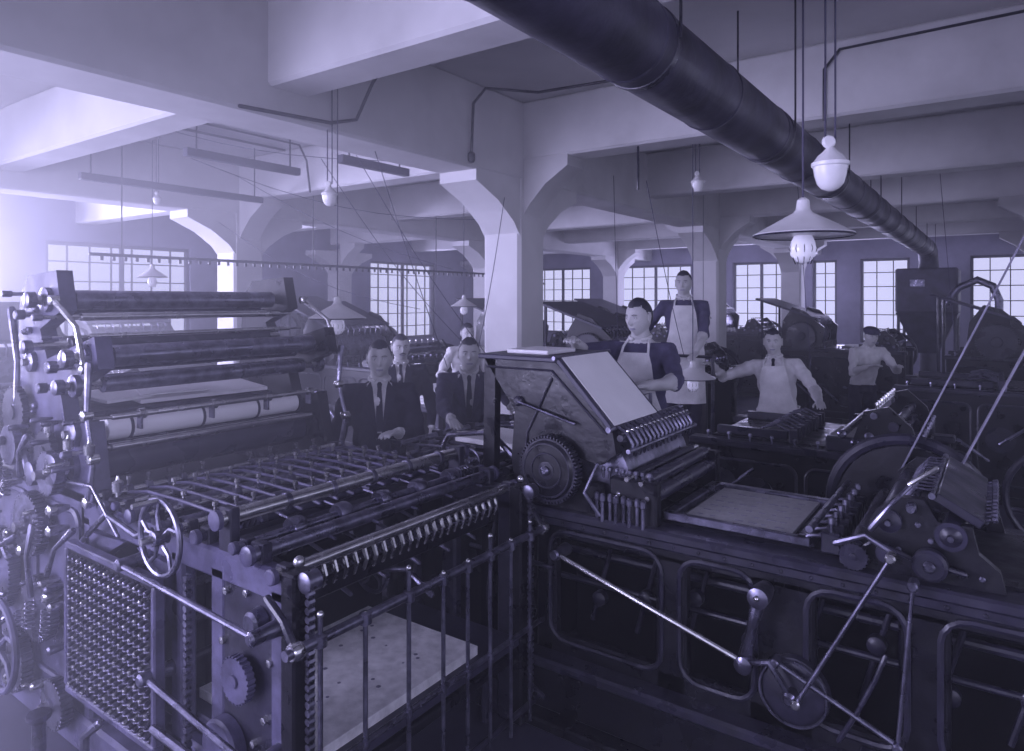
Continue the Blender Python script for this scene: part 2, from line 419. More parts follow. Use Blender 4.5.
# ------------------------------------------------------------------ LEFT PRESS
def left_press():
    b=MB(); YN=1.40; YF=2.72
    b.box(-4.5,-1.9,YN-.02,YN+.08,0,.16,'iron3',.015); b.box(-4.5,-1.9,YF-.05,YF+.03,0,.16,'iron2',.015)
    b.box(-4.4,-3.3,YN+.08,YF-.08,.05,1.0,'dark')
    b.box(-4.45,-3.3,YN,YN+.06,.1,1.15,'iron3',.02)
    b.box(-4.45,-3.3,YF-.06,YF,.1,1.15,'iron',.02)
    for (x0,x1,z0,z1) in ((-4.4,-3.9,.25,1.05),(-3.8,-3.35,.25,1.05)):
        b.rrect(x0,x1,z0,z1,YN-.005,'iron3',.015)
    for y0,y1,k in ((YN,YN+.06,'iron3'),(YF-.06,YF,'iron2')):
        b.box(-3.35,-1.86,y0,y1,1.0,1.11,k,.012)
        b.box(-3.35,-1.86,y0,y1,.28,.36,k,.012)
        for x in (-3.3,-2.55,-2.28,-1.93):
            b.box(x-.045,x+.045,y0,y1,0,1.05,k,.012)
        b.prism([(-3.3,.98),(-3.3,.7),(-3.15,.9),(-2.95,1.0)],y0,y1,k)
        b.prism([(-2.55,.98),(-2.55,.7),(-2.7,.9),(-2.85,1.0)],y0,y1,k)
    b.box(-2.28,-1.93,YN+.005,YN+.05,.3,1.05,'iron2',.01)
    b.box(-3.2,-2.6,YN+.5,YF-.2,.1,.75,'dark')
    for y0,y1,k in ((YN,YN+.07,'iron3'),(YF-.07,YF,'iron')):
        b.prism([(-4.1,1.1),(-4.02,2.02),(-3.92,2.12),(-3.6,2.14),(-3.55,1.95),(-3.78,1.86),(-3.7,1.72),(-3.22,1.84),(-3.18,1.7),(-3.55,1.56),(-3.5,1.42),(-3.28,1.46),(-3.2,1.1)],y0,y1,k)
        yo=y0-.012 if y0<2 else y1+.012
        for (x,z,r) in ((-3.68,2.0,.06),(-3.3,1.745,.06),(-3.38,1.615,.05),(-3.4,1.40,.06),(-3.42,1.25,.07),(-3.85,1.7,.05)):
            b.lathe((x,yo-.02,z),(0,1,0),[(0,r*.6),(.008,r),(.035,r),(.04,r*.6)],'steel2',18)
            b.lathe((x,yo-.04,z),(0,1,0),[(0,.018),(.08,.022)],'steel',10)
        for i in range(14):
            x=random.uniform(-4.05,-3.65); z=random.uniform(1.15,2.0)
            b.lathe((x,yo-.012,z),(0,1,0),[(0,.01),(.006,.016),(.026,.016)],'steel2',8)
        b.tube([(-4.0,yo-.03,1.95),(-3.9,yo-.04,1.7),(-3.95,yo-.03,1.4),(-3.8,yo-.03,1.2)],[.02,.014,.014,.022],'steel2',8)
        b.gear((-3.95,yo-.03,1.45),(0,1,0),.13,.03,'iron2',28)
        b.gear((-3.6,yo-.03,1.3),(0,1,0),.1,.03,'iron2',24)
    rolls=[(-3.68,2.0,.048,'steel2'),(-3.6,1.92,.02,'steel'),(-3.8,1.93,.03,'roller'),(-3.3,1.745,.05,'steel2'),(-3.45,1.70,.035,'roller'),
           (-3.38,1.615,.042,'steel2'),(-3.55,1.6,.03,'roller'),(-3.72,1.78,.04,'roller'),(-3.42,1.25,.085,'roller'),(-3.3,1.33,.02,'steel'),
           (-3.65,1.2,.07,'roller'),(-3.95,2.03,.02,'steel'),(-3.9,1.3,.12,'iron'),(-3.28,1.47,.014,'steel'),(-3.5,1.83,.012,'steel')]
    for x,z,r,k in rolls:
        b.rod((x,YN-.08,z),(x,YF-.02,z),r*.5,'steel',10)
        b.lathe((x,YN+.1,z),(0,1,0),[(0,r*.8),(.005,r),(YF-YN-.205,r),(YF-YN-.2,r*.8)],k,20)
        b.lathe((x,YN-.1,z),(0,1,0),[(0,r*.6),(.005,r*.8),(.04,r*.8)],'steel2',14)
    b.lathe((-3.4,YN+.12,1.4),(0,1,0),[(0,.03),(.001,.055),(1.05,.055),(1.051,.03)],'paper',24)
    b.rod((-3.4,YN,1.4),(-3.4,YF,1.4),.018,'steel',10)
    for y in (1.62,1.98,2.3,2.58):
        b.lathe((-3.4,y,1.4),(0,1,0),[(0,.058),(.014,.058)],'iron2',16)
        b.lathe((-3.28,y,1.47),(0,1,0),[(0,.024),(.03,.024)],'steel',10)
        b.box(-3.3,-3.26,y,y+.012,1.4,1.47,'steel2',.002)
    b.obb((-3.85,2.05,1.48),(.28,0,-.03),(0,.5,0),(0,0,.008),'iron2',.002)
    b.obb((-3.8,2.15,1.50),(.22,0,-.023),(0.02,.36,0),(0,0,.010),'paper',.001)
    b.obb((-3.76,1.72,1.51),(.14,0.03,-.014),(-.03,.13,0),(0,0,.008),'paper',.001)
    b.obb((-3.7,2.0,1.522),(.13,-0.04,-.012),(.03,.17,0),(0,0,.003),'paper',.001)
    for y in (YN-.03,YF+.04):
        b.tube([(-3.55,y,2.0),(-3.32,y,1.88),(-3.24,y,1.7)],[.016,.012,.016],'steel',8)
        b.tube([(-3.2,y,1.72),(-3.22,y,1.5),(-3.16,y,1.32),(-3.2,y,1.12)],[.018,.011,.011,.018],'steel2',8)
        for (x,z) in ((-3.55,2.0),(-3.24,1.7),(-3.22,1.5),(-3.16,1.32),(-3.2,1.13)):
            b.lathe((x,y-.025,z),(0,1,0),[(0,.014),(.006,.023),(.044,.023),(.05,.014)],'steel',14)
    for x,z,r,k in ((-3.18,1.15,.018,'steel'),(-3.08,1.12,.028,'roller'),(-2.98,1.15,.014,'steel'),(-2.86,1.13,.024,'steel2'),(-2.74,1.15,.014,'steel'),
                  (-2.62,1.13,.02,'steel2'),(-2.5,1.15,.016,'steel'),(-2.38,1.14,.022,'roller'),(-2.25,1.225,.029,'steel'),(-2.14,1.15,.018,'steel2'),(-2.06,1.14,.028,'steel2'),(-1.93,1.1,.022,'steel')):
        b.rod((x,YN-.03,z),(x,YF+.03,z),r,k,14)
        for y in (YN-.035,YF+.01):
            b.lathe((x,y,z),(0,1,0),[(0,r*1.0),(.004,r*1.25),(.022,r*1.25),(.026,r)],'iron3',14)
        for y in (YN+.03,YF-.03):
            b.box(x-r*1.3,x+r*1.3,y-.02,y+.02,1.08,z+r*1.25,'iron2',.005)
    n=13
    for i in range(n):
        y=1.52+i*(1.1/(n-1))
        b.tube([(-3.2,y,1.14),(-3.0,y,1.175),(-2.75,y,1.18),(-2.5,y,1.175),(-2.32,y,1.15)],.0075,'iron3',6)
        for x in (-3.18,-2.98,-2.74,-2.5):
            if random.random()<.75:
                yy=y+random.uniform(-.02,.02)
                b.lathe((x,yy-.014,1.155),(0,1,0),[(0,.022),(.028,.022)],'steel2',12)
                b.lathe((x,yy,1.17),(0,0,1),[(0,.007),(.025,.007),(.03,.012),(.045,.012)],'steel',8)
    for i in range(8):
        x=-3.15+i*.11
        b.box(x,x+.06,YN+.08,YF-.08,1.03,1.055,'iron2',.004)
    for i in range(24):
        y=1.50+i*.048
        b.lathe((-1.98,y-.014,1.075),(0,1,0),[(0,.022),(.004,.027),(.024,.027),(.028,.022)],'steel2',10)
        b.tube([(-1.98,y,1.09),(-1.945,y,1.07),(-1.93,y,1.035),(-1.945,y,.995)],[.010,.010,.009,.007],'steel',6)
        b.helix((-1.99,y,1.05),(-2.0,y,.97),.011,.003,5,'steel2')
    b.rod((-1.98,YN,1.075),(-1.98,YF,1.075),.014,'steel',10)
    b.box(-2.03,-1.99,YN+.05,YF-.05,.93,1.0,'iron',.005)
    for i in range(5):
        y=1.6+i*.22
        b.lathe((-2.14,y,1.15),(0,1,0),[(0,.04),(.01,.046),(.05,.046),(.06,.04)],'steel2',16)
        b.lathe((-2.25,y+.06,1.225),(0,1,0),[(0,.034),(.02,.034)],'steel2',16)
        b.rod((-2.33,y+.1,1.15),(-2.0,y+.1,1.12),.006,'steel2',6)
    b.helix((-2.38,1.44,1.16),(-2.38,1.62,1.16),.035,.008,7,'steel2')
    b.helix((-2.14,2.5,1.16),(-2.14,2.64,1.16),.03,.006,7,'steel2')
    XG=-1.76
    b.rod((XG,1.30,.925),(XG,2.76,.925),.017,'steel2',12)
    b.rod((XG,1.32,.50),(XG,2.74,.50),.012,'steel2',10)
    b.rod((XG-.02,1.36,.13),(XG-.02,2.74,.13),.014,'iron2',10)
    for y in (1.34,2.74):
        b.lathe((XG,y-.02,.925),(0,1,0),[(0,.024),(.01,.03),(.03,.03),(.04,.024)],'steel',14)
        b.tube([(XG,y,.925),(-1.82,y,1.0),(-1.9,y,1.05)],.014,'iron2',8)
        b.tube([(XG,y,.13),(-1.9,y,.2)],.012,'iron2',8)
    for i,y in enumerate((1.43,1.62,1.83,2.02,2.17,2.32,2.47,2.62)):
        top=(1.0,.93,1.02,.94,.94,1.0,.94,.98)[i]
        b.rod((XG+.005,y,.08),(XG+.005,y,top),.0085,'steel2',8)
        b.lathe((XG+.005,y,.9),(0,0,1),[(0,.012),(.006,.022),(.04,.022),(.046,.012)],'steel2',10)
        b.lathe((XG+.005,y,.485),(0,0,1),[(0,.014),(.03,.014)],'steel2',10)
        b.ball((XG+.005,y,top+.006),.012,'steel',8,6)
    b.box(-2.66,-1.84,1.46,2.66,.38,.42,'wood',.006)
    b.box(-2.60,-1.90,1.52,2.42,.42,.46,'paper2',.002)
    for i in range(26):
        b.ball((random.uniform(-2.5,-2.0),random.uniform(1.6,2.35),.461),random.uniform(.004,.011),'type_',8,4,(1,1,.15))
    b.box(-2.60,-1.86,1.52,2.6,.3,.345,'iron',.006)
    for x in (-2.5,-2.0):
        for y in (1.55,2.6): b.rod((x,y,0),(x,y,.38),.02,'iron2',8)
    for y in (YN+.03,YF-.02):
        b.box(-1.9,-1.83,y-.045,y+.045,0,1.12,'iron',.008)
        b.chain((-1.805,y,.12),(-1.805,y,1.1),'steel2',.034)
        b.lathe((-1.805,y-.03,1.1),(0,1,0),[(0,.024),(.005,.034),(.055,.034),(.06,.024)],'steel2',14)
        b.ball((-1.86,y,1.15),.02,'steel',10,7)
    b.chain((-2.42,YN-.03,.2),(-2.42,YN-.03,1.0),'steel2',.034)
    for i in range(3):
        b.rod((-2.68,1.5,.55+.15*i),(-2.68,2.66,.55+.15*i),.018,'iron2',8)
    b.wheel((-2.45,2.3,.72),(0,1,0),.12,'iron2',5)
    b.tube([(-2.45,2.28,.72),(-2.2,2.28,.78),(-2.05,2.28,.7)],.014,'steel2',8)
    for i in range(6):
        y=1.6+i*.19
        b.tube([(-2.62,y,.95),(-2.4,y,.9),(-2.2,y,.93),(-2.02,y,.88)],.009,'steel2',6)
        b.lathe((-2.3,y-.01,.9),(0,1,0),[(0,.03),(.02,.03)],'steel2',12)
    x0,x1,z0,z1=-3.28,-2.58,.34,.93; yy=YN-.07
    b.box(x0,x1,yy,yy+.02,z0,z1,'iron',.004)
    b.box(x0-.02,x1+.02,yy-.015,yy+.03,z1,z1+.03,'iron3',.006); b.box(x0-.02,x1+.02,yy-.015,yy+.03,z0-.03,z0,'iron3',.006)
    b.box(x0-.03,x0,yy-.015,yy+.03,z0,z1,'iron3',.006); b.box(x1,x1+.03,yy-.015,yy+.03,z0,z1,'iron3',.006)
    for i in range(17):
        for j in range(14):
            x=x0+.03+i*(x1-x0-.06)/16; z=z0+.025+j*(z1-z0-.05)/13
            b.lathe((x,yy,z),(0,-1,-.35),[(0,.009),(.02,.011),(.024,.006)],'steel2' if (i+j)%3 else 'steel',7)
            b.tube([(x-.018,yy-.012,z-.012),(x,yy-.02,z-.018),(x+.018,yy-.012,z-.012)],.003,'steel2',4,False)
    b.wheel((-2.5,YN-.09,1.135),(0,1,0),.148,'steel2',5,rr=.011,hub=.028,hw=.03,k2='steel2')
    b.rod((-2.5,YN-.16,1.135),(-2.5,YN+.05,1.135),.014,'steel',10)
    b.rod((-2.5,YN-.1,1.27),(-2.5,YN-.19,1.27),.010,'steel',8)
    b.rod((-2.75,YN-.11,.985),(-1.88,YN-.11,.945),.011,'steel2',10)
    b.rod((-2.6,YN-.1,.60),(-1.9,YN-.1,.52),.012,'steel2',10)
    b.rod((-2.55,YN-.09,.42),(-1.95,YN-.09,.40),.016,'steel2',10)
    for (x,z) in ((-2.75,.985),(-1.9,.945),(-2.58,.6),(-1.92,.525)):
        b.lathe((x,YN-.13,z),(0,1,0),[(0,.016),(.008,.024),(.05,.024),(.13,.03)],'steel2',12)
    b.gear((-2.1,YN-.035,.72),(0,1,0),.08,.03,'iron3',26)
    b.lathe((-2.2,YN-.05,.45),(0,1,0),[(0,.09),(.01,.1),(.05,.1)],'iron3',26)
    b.lathe((-2.02,YN-.05,.93),(0,1,0),[(0,.03),(.01,.04),(.05,.045)],'steel2',14)
    for (x,z) in ((-2.22,.98),(-1.98,.4),(-2.2,.62),(-2.0,.6),(-1.97,.8),(-2.24,.8),(-2.1,1.0),(-2.06,.5)):
        b.lathe((x,YN-.012,z),(0,1,0),[(0,.008),(.002,.014),(.02,.014)],'steel',6)
    yg=YN-.06
    for (x,z,R,t) in ((-3.72,.95,.15,40),(-4.1,.66,.2,52),(-3.62,.58,.15,42),(-4.25,1.12,.13,32),(-3.9,.26,.15,36),(-3.5,1.22,.10,26),(-3.44,.2,.11,30)):
        b.gear((x,yg,z),(0,1,0),R,.05,'steel2' if R<.16 else 'iron3',t)
        b.rod((x,yg-.07,z),(x,yg,z),.022,'steel',10)
    b.wheel((-4.05,YN-.16,1.35),(0,1,0),.17,'steel2',6,rr=.013)
    b.wheel((-3.75,YN-.18,.42),(0,1,0),.22,'iron3',6,rr=.016)
    for i in range(46):
        x=random.uniform(-4.4,-3.3); z=random.uniform(.12,1.5); r=random.uniform(.010,.026)
        b.lathe((x,YN-.13,z),(0,1,0),[(0,r*.6),(.008,r),(.04,r),(.09,r*.5)],'steel' if i%2 else 'steel2',10)
    for i in range(20):
        x=random.uniform(-4.4,-3.3); z=random.uniform(.2,1.35); a=random.uniform(0,3.1); L=random.uniform(.12,.34)
        b.tube([(x,YN-.14,z),(x+L*math.cos(a)*.5,YN-.16,z+L*math.sin(a)*.5+.02),(x+L*math.cos(a),YN-.14,z+L*math.sin(a))],[.015,.009,.015],'steel2',8)
    for i in range(5):
        x=random.uniform(-4.3,-3.4); z=random.uniform(.4,1.2)
        b.helix((x,YN-.12,z),(x+random.uniform(-.05,.05),YN-.12,z+.14),.018,.004,7,'steel2')
    for x in (-4.3,-3.95,-3.55,-3.35,-3.15,-2.9):
        b.lathe((x,YN-.05,1.2+random.uniform(-.05,.2)),(0,0,1),[(0,.008),(.02,.008),(.022,.02),(.06,.022),(.07,.008),(.085,.004)],'steel',12)
    b.tube([(-3.25,YN-.04,.95),(-3.0,YN-.05,1.12),(-2.75,YN-.05,1.08),(-2.62,YN-.06,1.13)],.012,'steel2',8)
    b.tube([(-3.35,YN-.05,1.2),(-3.1,YN-.06,1.22),(-2.9,YN-.05,1.05)],.008,'steel2',8)
    b.tube([(-3.0,YN-.13,.02),(-3.0,YN-.13,.25),(-2.9,YN-.12,.33)],.018,'steel2',8)
    b.lathe((-3.25,YN-.2,.0),(0,0,1),[(0,.09),(.02,.09),(.05,.03),(.25,.025),(.27,.045),(.29,.045)],'steel2',16)
    b.build('cylinder_printing_press')
left_press()

# ------------------------------------------------------------------ RIGHT PRESS
def right_press():
    b=MB(); Y0=2.82; Y1=3.65
    for y in (Y0,Y1-.06):
        b.box(-1.85,.6,y,y+.06,.86,.98,'iron',.015); b.box(-1.85,.6,y,y+.06,.05,.40,'iron',.015)
        for (x0,x1) in ((-1.85,-1.74),(-1.23,-1.09),(-.83,-.58),(-.30,-.14),(.44,.6)):
            b.box(x0,x1,y,y+.06,.3,.9,'iron',.01)
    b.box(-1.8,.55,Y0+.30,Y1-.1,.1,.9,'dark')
    b.box(-1.9,.6,Y0-.05,Y0+.1,.965,1.01,'iron2',.01); b.box(-1.9,.6,Y1-.1,Y1+.05,.965,1.01,'iron2',.01)
    b.box(-2.3,.6,Y0-.13,Y0+.02,.0,.05,'iron',.01)
    b.box(-2.0,.6,Y0-.1,Y0+.02,.27,.32,'iron2',.012)
    b.box(-1.95,.6,Y0-.05,Y0+.02,.05,.27,'iron',.012)
    b.box(.55,.6,Y0,Y1,0,.98,'iron',.01)
    for (x0,x1) in ((-1.77,-1.2),(-1.12,-.80),(-.61,-.27),(-.17,.47)):
        b.rrect(x0,x1,.38,.9,Y0-.003,'iron2',.012,.09)
    for i in range(9):
        x=-1.65+i*.24
        b.rod((x,Y0+.2,.42),(x+.12,Y0+.2,.86),.012,'iron2',8)
        b.lathe((x+.06,Y0+.14,.55+.06*(i%3)),(0,1,0),[(0,.02),(.01,.035),(.05,.035)],'iron2',16)
    b.rod((-1.8,Y0+.16,.62),(.5,Y0+.16,.62),.014,'iron2',10); b.rod((-1.8,Y0+.22,.74),(.5,Y0+.22,.74),.02,'iron2',10)
    b.box(-1.85,.6,Y0-.02,Y0+.02,.92,.965,'iron2',.01)
    for i in range(22):
        b.lathe((-1.8+i*.11,Y0-.02,.943),(0,-1,0),[(0,.008),(.006,.008),(.009,.004)],'iron2',6)
    b.box(-1.3,.25,Y0+.08,Y1-.08,.95,1.02,'iron',.01)
    b.box(-1.2,-.6,Y0+.1,Y1-.12,1.02,1.035,'iron2',.006)
    b.box(-1.14,-.69,Y0+.1,Y1-.18,1.035,1.052,'print_',.002)
    for (xa,xb,ya,yb) in ((-1.2,-.62,Y0+.06,Y0+.09),(-1.2,-.62,Y1-.17,Y1-.13),(-1.22,-1.17,Y0+.06,Y1-.13),(-.66,-.61,Y0+.06,Y1-.13)):
        b.box(xa,xb,ya,yb,1.03,1.065,'steel2',.004)
    for i in range(6):
        y=Y0+.16+i*.08
        for j in range(7):
            if random.random()<.8:
                x=-1.1+j*.055; b.box(x,x+random.uniform(.02,.045),y,y+.01,1.051,1.0535,'type_',.001)
    RL=Y1-Y0-.12
    for x,z,r in ((-1.4,1.13,.035),(-1.33,1.10,.04),(-1.26,1.13,.035),(-1.29,1.19,.03),(-1.36,1.2,.022)):
        b.lathe((x,Y0+.06,z),(0,1,0),[(0,r*.8),(.004,r),(RL-.004,r),(RL,r*.8)],'roller',18)
        b.rod((x,Y0-.02,z),(x,Y1+.02,z),.011,'steel',8)
    b.box(-1.45,-1.22,Y0-.01,Y0+.05,1.0,1.2,'iron',.01); b.box(-1.45,-1.22,Y1-.06,Y1,1.0,1.2,'iron',.01)
    for i in range(8):
        x=-1.52+i*.033
        b.lathe((x+.02,Y0-.03-.012*(i%2),1.0),(0,0,1),[(0,.009),(.09,.009),(.095,.014),(.12,.014),(.128,.007)],'steel2',9)
        b.lathe((x+.02,Y0+.03,1.18),(0,0,1),[(0,.007),(.03,.007),(.035,.012),(.05,.010)],'steel2',8)
    for i in range(7):
        y=Y0+.08+i*.1
        b.box(-.57,-.50,y-.02,y+.02,1.02,1.10,'iron2',.006)
        b.lathe((-.535,y,1.1),(0,0,1),[(0,.01),(.03,.01),(.034,.015),(.055,.013),(.06,.006)],'steel2',9)
        b.tube([(-.57,y,1.08),(-.62,y,1.07),(-.635,y,1.04)],.008,'steel2',6)
    b.rod((-.6,Y0,1.12),(-.6,Y1,1.12),.014,'steel2',10)
    for x in (-.44,-.34): b.rod((x,Y0,1.08),(x,Y1,1.08),.034,'roller',14)
    for y in (Y0+.02,Y1-.08):
        b.prism([(-.5,1.0),(-.48,1.10),(-.42,1.12),(-.38,1.22),(-.31,1.29),(-.22,1.29),(-.18,1.22),(-.08,1.22),(-.06,1.13),(-.0,1.08),(.02,1.0)],y,y+.04,'iron')
        b.lathe((-.33,y-.03,1.2),(0,1,0),[(0,.025),(.01,.04),(.02,.04),(.03,.03)],'iron2',16)
        b.lathe((-.14,y-.03,1.18),(0,1,0),[(0,.02),(.01,.035),(.02,.035),(.03,.03)],'iron2',16)
        b.lathe((-.33,y-.05,1.2),(0,1,0),[(0,.010),(.03,.014)],'steel2',10); b.lathe((-.14,y-.05,1.18),(0,1,0),[(0,.010),(.03,.014)],'steel2',10)
        b.lathe((-.26,y-.03,1.26),(0,1,0),[(0,.014),(.01,.02),(.03,.02)],'steel2',12)
        b.tube([(-.46,y-.02,1.05),(-.38,y-.02,1.12),(-.25,y-.02,1.08),(-.1,y-.02,1.06)],.010,'iron2',8)
        for (x,z) in ((-.45,1.03),(-.3,1.1),(-.2,1.15),(-.05,1.05),(-.24,1.2)): b.lathe((x,y-.012,z),(0,1,0),[(0,.006),(.003,.01),(.014,.01)],'steel2',8)
    b.rod((-.33,Y0,1.2),(-.33,Y1,1.2),.042,'roller',16); b.rod((-.14,Y0,1.18),(-.14,Y1,1.18),.05,'roller',16)
    b.rod((-.26,Y0-.02,1.26),(-.26,Y1,1.26),.014,'steel2',10)
    b.rod((-.2,Y0+.05,1.3),(-.2,Y1,1.3),.012,'steel2',10)
    b.obb((-.12,(Y0+Y1)/2,1.26),(.07,0,-.04),(0,.36,0),(.008,0,.014),'iron2',.004)
    for i in range(12):
        y=Y0+.1+i*.055
        b.lathe((-.055,y,1.225),(1,0,.3),[(0,.007),(.03,.007),(.034,.012),(.05,.012)],'steel2',8)
        b.tube([(-.3,y,1.25),(-.25,y,1.31),(-.2,y,1.31)],.006,'steel2',5)
    b.tube([(-.38,Y0-.05,1.18),(-.32,Y0-.05,1.27),(-.26,Y0-.02,1.345)],[.013,.008,.008],'steel2',8)
    b.tube([(-.262,Y0-.02,1.35),(-.185,Y0+.0,1.41)],[.009,.011],'steel',8)
    b.tube([(-.5,Y0-.04,1.1),(-.4,Y0-.05,1.15),(-.31,Y0-.06,1.107)],[.013,.009,.013],'steel2',8)
    b.gear((-.44,Y0-.03,1.06),(0,1,0),.05,.02,'iron2',20)
    b.lathe((-.2,Y0-.05,1.08),(0,1,0),[(0,.045),(.008,.055),(.04,.055)],'iron2',22)
    b.lathe((-.2,Y0-.07,1.08),(0,1,0),[(0,.012),(.008,.02),(.04,.02)],'steel2',14)
    yr=Y0-.09
    b.rod((-1.68,yr,.822),(-.817,yr,.58),.012,'steel',10)
    b.lathe((-1.68,yr-.03,.822),(0,1,0),[(0,.018),(.01,.026),(.05,.026),(.12,.03)],'steel2',14)
    b.tube([(-.76,yr,.855),(-.79,yr,.72),(-.817,yr,.58)],[.030,.020,.028],'steel2',10)
    for (x,z,r) in ((-.76,.855,.040),(-.817,.58,.034)):
        b.lathe((x,yr-.04,z),(0,1,0),[(0,r*.5),(.008,r),(.07,r),(.13,r*.8)],'steel2',16)
    b.ball((-.76,yr-.045,.86),.012,'steel',8,6)
    b.lathe((-.647,Y0-.06,.50),(0,1,0),[(0,.10),(.008,.115),(.012,.13),(.05,.13)],'iron2',36)
    b.ring((-.647,Y0-.06,.50),(0,1,0),.122,.006,'steel2',32,6)
    b.lathe((-.647,Y0-.12,.50),(0,1,0),[(0,.016),(.01,.028),(.08,.028)],'steel2',14)
    b.rod((-.62,yr-.03,.50),(-.31,yr-.03,1.107),.009,'steel2',10)
    b.lathe((-.31,yr-.05,1.107),(0,1,0),[(0,.012),(.006,.018),(.05,.018)],'steel',10)
    b.lathe((-.62,yr-.05,.50),(0,1,0),[(0,.012),(.006,.018),(.05,.018)],'steel',10)
    b.rod((-.3,yr,.35),(-.245,yr,1.02),.008,'steel2',10)
    b.rod((-.7,yr,.62),(-.29,yr,.45),.010,'steel2',10)
    b.tube([(-.817,yr,.58),(-.72,yr-.02,.62),(-.66,yr-.02,.54)],.014,'steel2',8)
    for (x,z) in ((-.245,1.02),(-.29,.45),(-.7,.62)):
        b.lathe((x,yr-.03,z),(0,1,0),[(0,.012),(.006,.018),(.06,.018)],'steel2',10)
    b.tube([(-.48,yr,.40),(-.42,yr,.52),(-.36,yr,.66),(-.33,yr,.75)],.009,'iron2',8)
    b.box(-.42,-.3,yr-.05,Y0,.33,.36,'iron2',.006)
    b.lathe((-1.62,Y0+.07,1.15),(0,1,0),[(0,.19),(.005,.235),(Y1-Y0-.115,.235),(Y1-Y0-.11,.19)],'steel2',40)
    b.gear((-1.74,Y0-.05,1.2),(0,1,0),.16,.05,'iron2',56)
    b.lathe((-1.74,Y0-.085,1.2),(0,1,0),[(0,.13),(.01,.14),(.03,.14)],'iron',30)
    b.ring((-1.74,Y0-.085,1.2),(0,1,0),.125,.005,'iron2',28,6)
    b.ring((-1.74,Y0-.087,1.2),(0,1,0),.08,.004,'iron2',28,6)
    b.lathe((-1.74,Y0-.11,1.2),(0,1,0),[(0,.012),(.008,.022),(.05,.022),(.1,.04)],'steel2',18)
    b.tube([(-1.5,Y0-.03,1.25),(-1.55,Y0-.06,1.12),(-1.48,Y0-.05,1.03)],.010,'steel2',8)
    b.box(-1.95,-1.5,Y0,Y0+.06,.95,1.15,'iron',.02); b.box(-1.95,-1.5,Y1-.06,Y1,.95,1.15,'iron',.02)
    b.prism([(-2.17,1.70),(-1.74,1.70),(-1.44,1.415),(-1.42,1.30),(-1.5,1.24),(-1.66,1.27),(-1.8,1.1),(-1.95,1.0),(-2.0,1.2),(-1.98,1.45)],Y0,Y0+.05,'iron')
    b.prism([(-2.0,1.28),(-1.5,1.28),(-1.44,1.38),(-1.40,1.30),(-1.5,1.2),(-1.66,1.2),(-1.8,1.1),(-1.95,1.0),(-2.0,1.2)],Y1-.05,Y1,'iron')
    b.prism([(-2.17,1.70),(-1.76,1.70),(-1.7,1.3),(-2.0,1.2)],3.27,3.31,'iron')
    y=Y0
    b.tube([(-2.15,y-.004,1.66),(-1.76,y-.004,1.66),(-1.47,y-.004,1.39)],.006,'iron2',6)
    b.tube([(-1.76,y-.004,1.62),(-1.9,y-.004,1.35),(-1.93,y-.004,1.05)],.006,'iron2',6)
    b.lathe((-1.95,y-.03,1.5),(0,1,0),[(0,.015),(.01,.026),(.04,.026)],'iron2',14)
    b.rod((-1.95,y-.025,1.5),(-1.62,y-.025,1.42),.007,'steel2',8)
    for y in (Y0,3.26):
        b.prism([(-2.2,.0),(-2.13,.0),(-2.1,1.7),(-2.17,1.7)],y,y+.05,'iron')
    b.box(-2.2,-1.73,Y0-.02,3.36,1.70,1.725,'wood',.006)
    b.box(-2.1,-1.85,Y0+.1,3.2,1.725,1.745,'paper',.003)
    b.rod((-1.735,Y0-.03,1.722),(-1.735,3.37,1.722),.010,'steel2',10)
    A=V((-1.73,0,1.715)); B_=V((-1.445,0,1.415)); mid=(A+B_)/2; dd=(B_-A)/2; nn=V((dd.z,0,-dd.x)).normalized()*-1
    if nn.z<0: nn=-nn
    b.obb(mid+V((0,Y0+.255,0)),dd,(0,.265,0),nn*.011,'wood',.003)
    b.obb(mid+nn*.014+V((0,Y0+.255,0)),dd*.99,(0,.235,0),nn*.003,'paper',.001)
    b.rod((-1.45,Y0-.02,1.41),(-1.45,Y1+.02,1.41),.014,'steel2',10)
    b.tube([(-1.6,3.4,1.30),(-1.6,3.4,1.48),(-1.6,3.6,1.48),(-1.6,3.6,1.28)],.014,'steel2',10)
    b.rod((-1.40,Y0,1.375),(-1.40,Y1,1.375),.016,'iron2',12); b.rod((-1.36,Y0,1.32),(-1.36,Y1,1.32),.011,'steel2',10)
    for i in range(16):
        y=Y0+.05+i*.048
        b.tube([(-1.44,y,1.415),(-1.395,y,1.395),(-1.36,y,1.345),(-1.37,y,1.285)],[.009,.011,.010,.006],'steel2',6)
        b.lathe((-1.40,y-.008,1.375),(0,1,0),[(0,.022),(.016,.022)],'iron2',10)
        b.ball((-1.385,y,1.402),.009,'steel',6,5)
    b.box(-2.95,-1.95,Y0+.15,Y0+.2,.1,1.08,'iron',.015); b.box(-2.95,-1.95,Y1+.35,Y1+.4,.1,1.08,'iron',.015)
    b.box(-2.95,-2.88,Y0+.15,Y1+.4,0,1.08,'iron',.015)
    b.box(-2.85,-2.0,Y0+.2,Y1+.35,.1,.95,'dark')
    b.rod((-2.93,Y0+.1,1.14),(-2.93,Y1+.6,1.14),.022,'steel2',12)
    for i in range(8):
        x=-2.82+i*.1; b.rod((x,Y0+.12,1.10),(x,Y1+.42,1.10),(.016,.024)[i%2],('steel2','roller')[i%2],10)
    for y in [Y0+.2+i*.13 for i in range(9)]:
        b.tube([(-2.93,y,1.13),(-2.7,y,1.15),(-2.3,y,1.15),(-2.1,y,1.2)],.008,'steel2',6)
        b.lathe((-2.82,y-.015,1.13),(0,1,0),[(0,.022),(.03,.022)],'steel2',10)
        b.lathe((-2.5,y-.015,1.15),(0,1,0),[(0,.022),(.03,.022)],'steel',10)
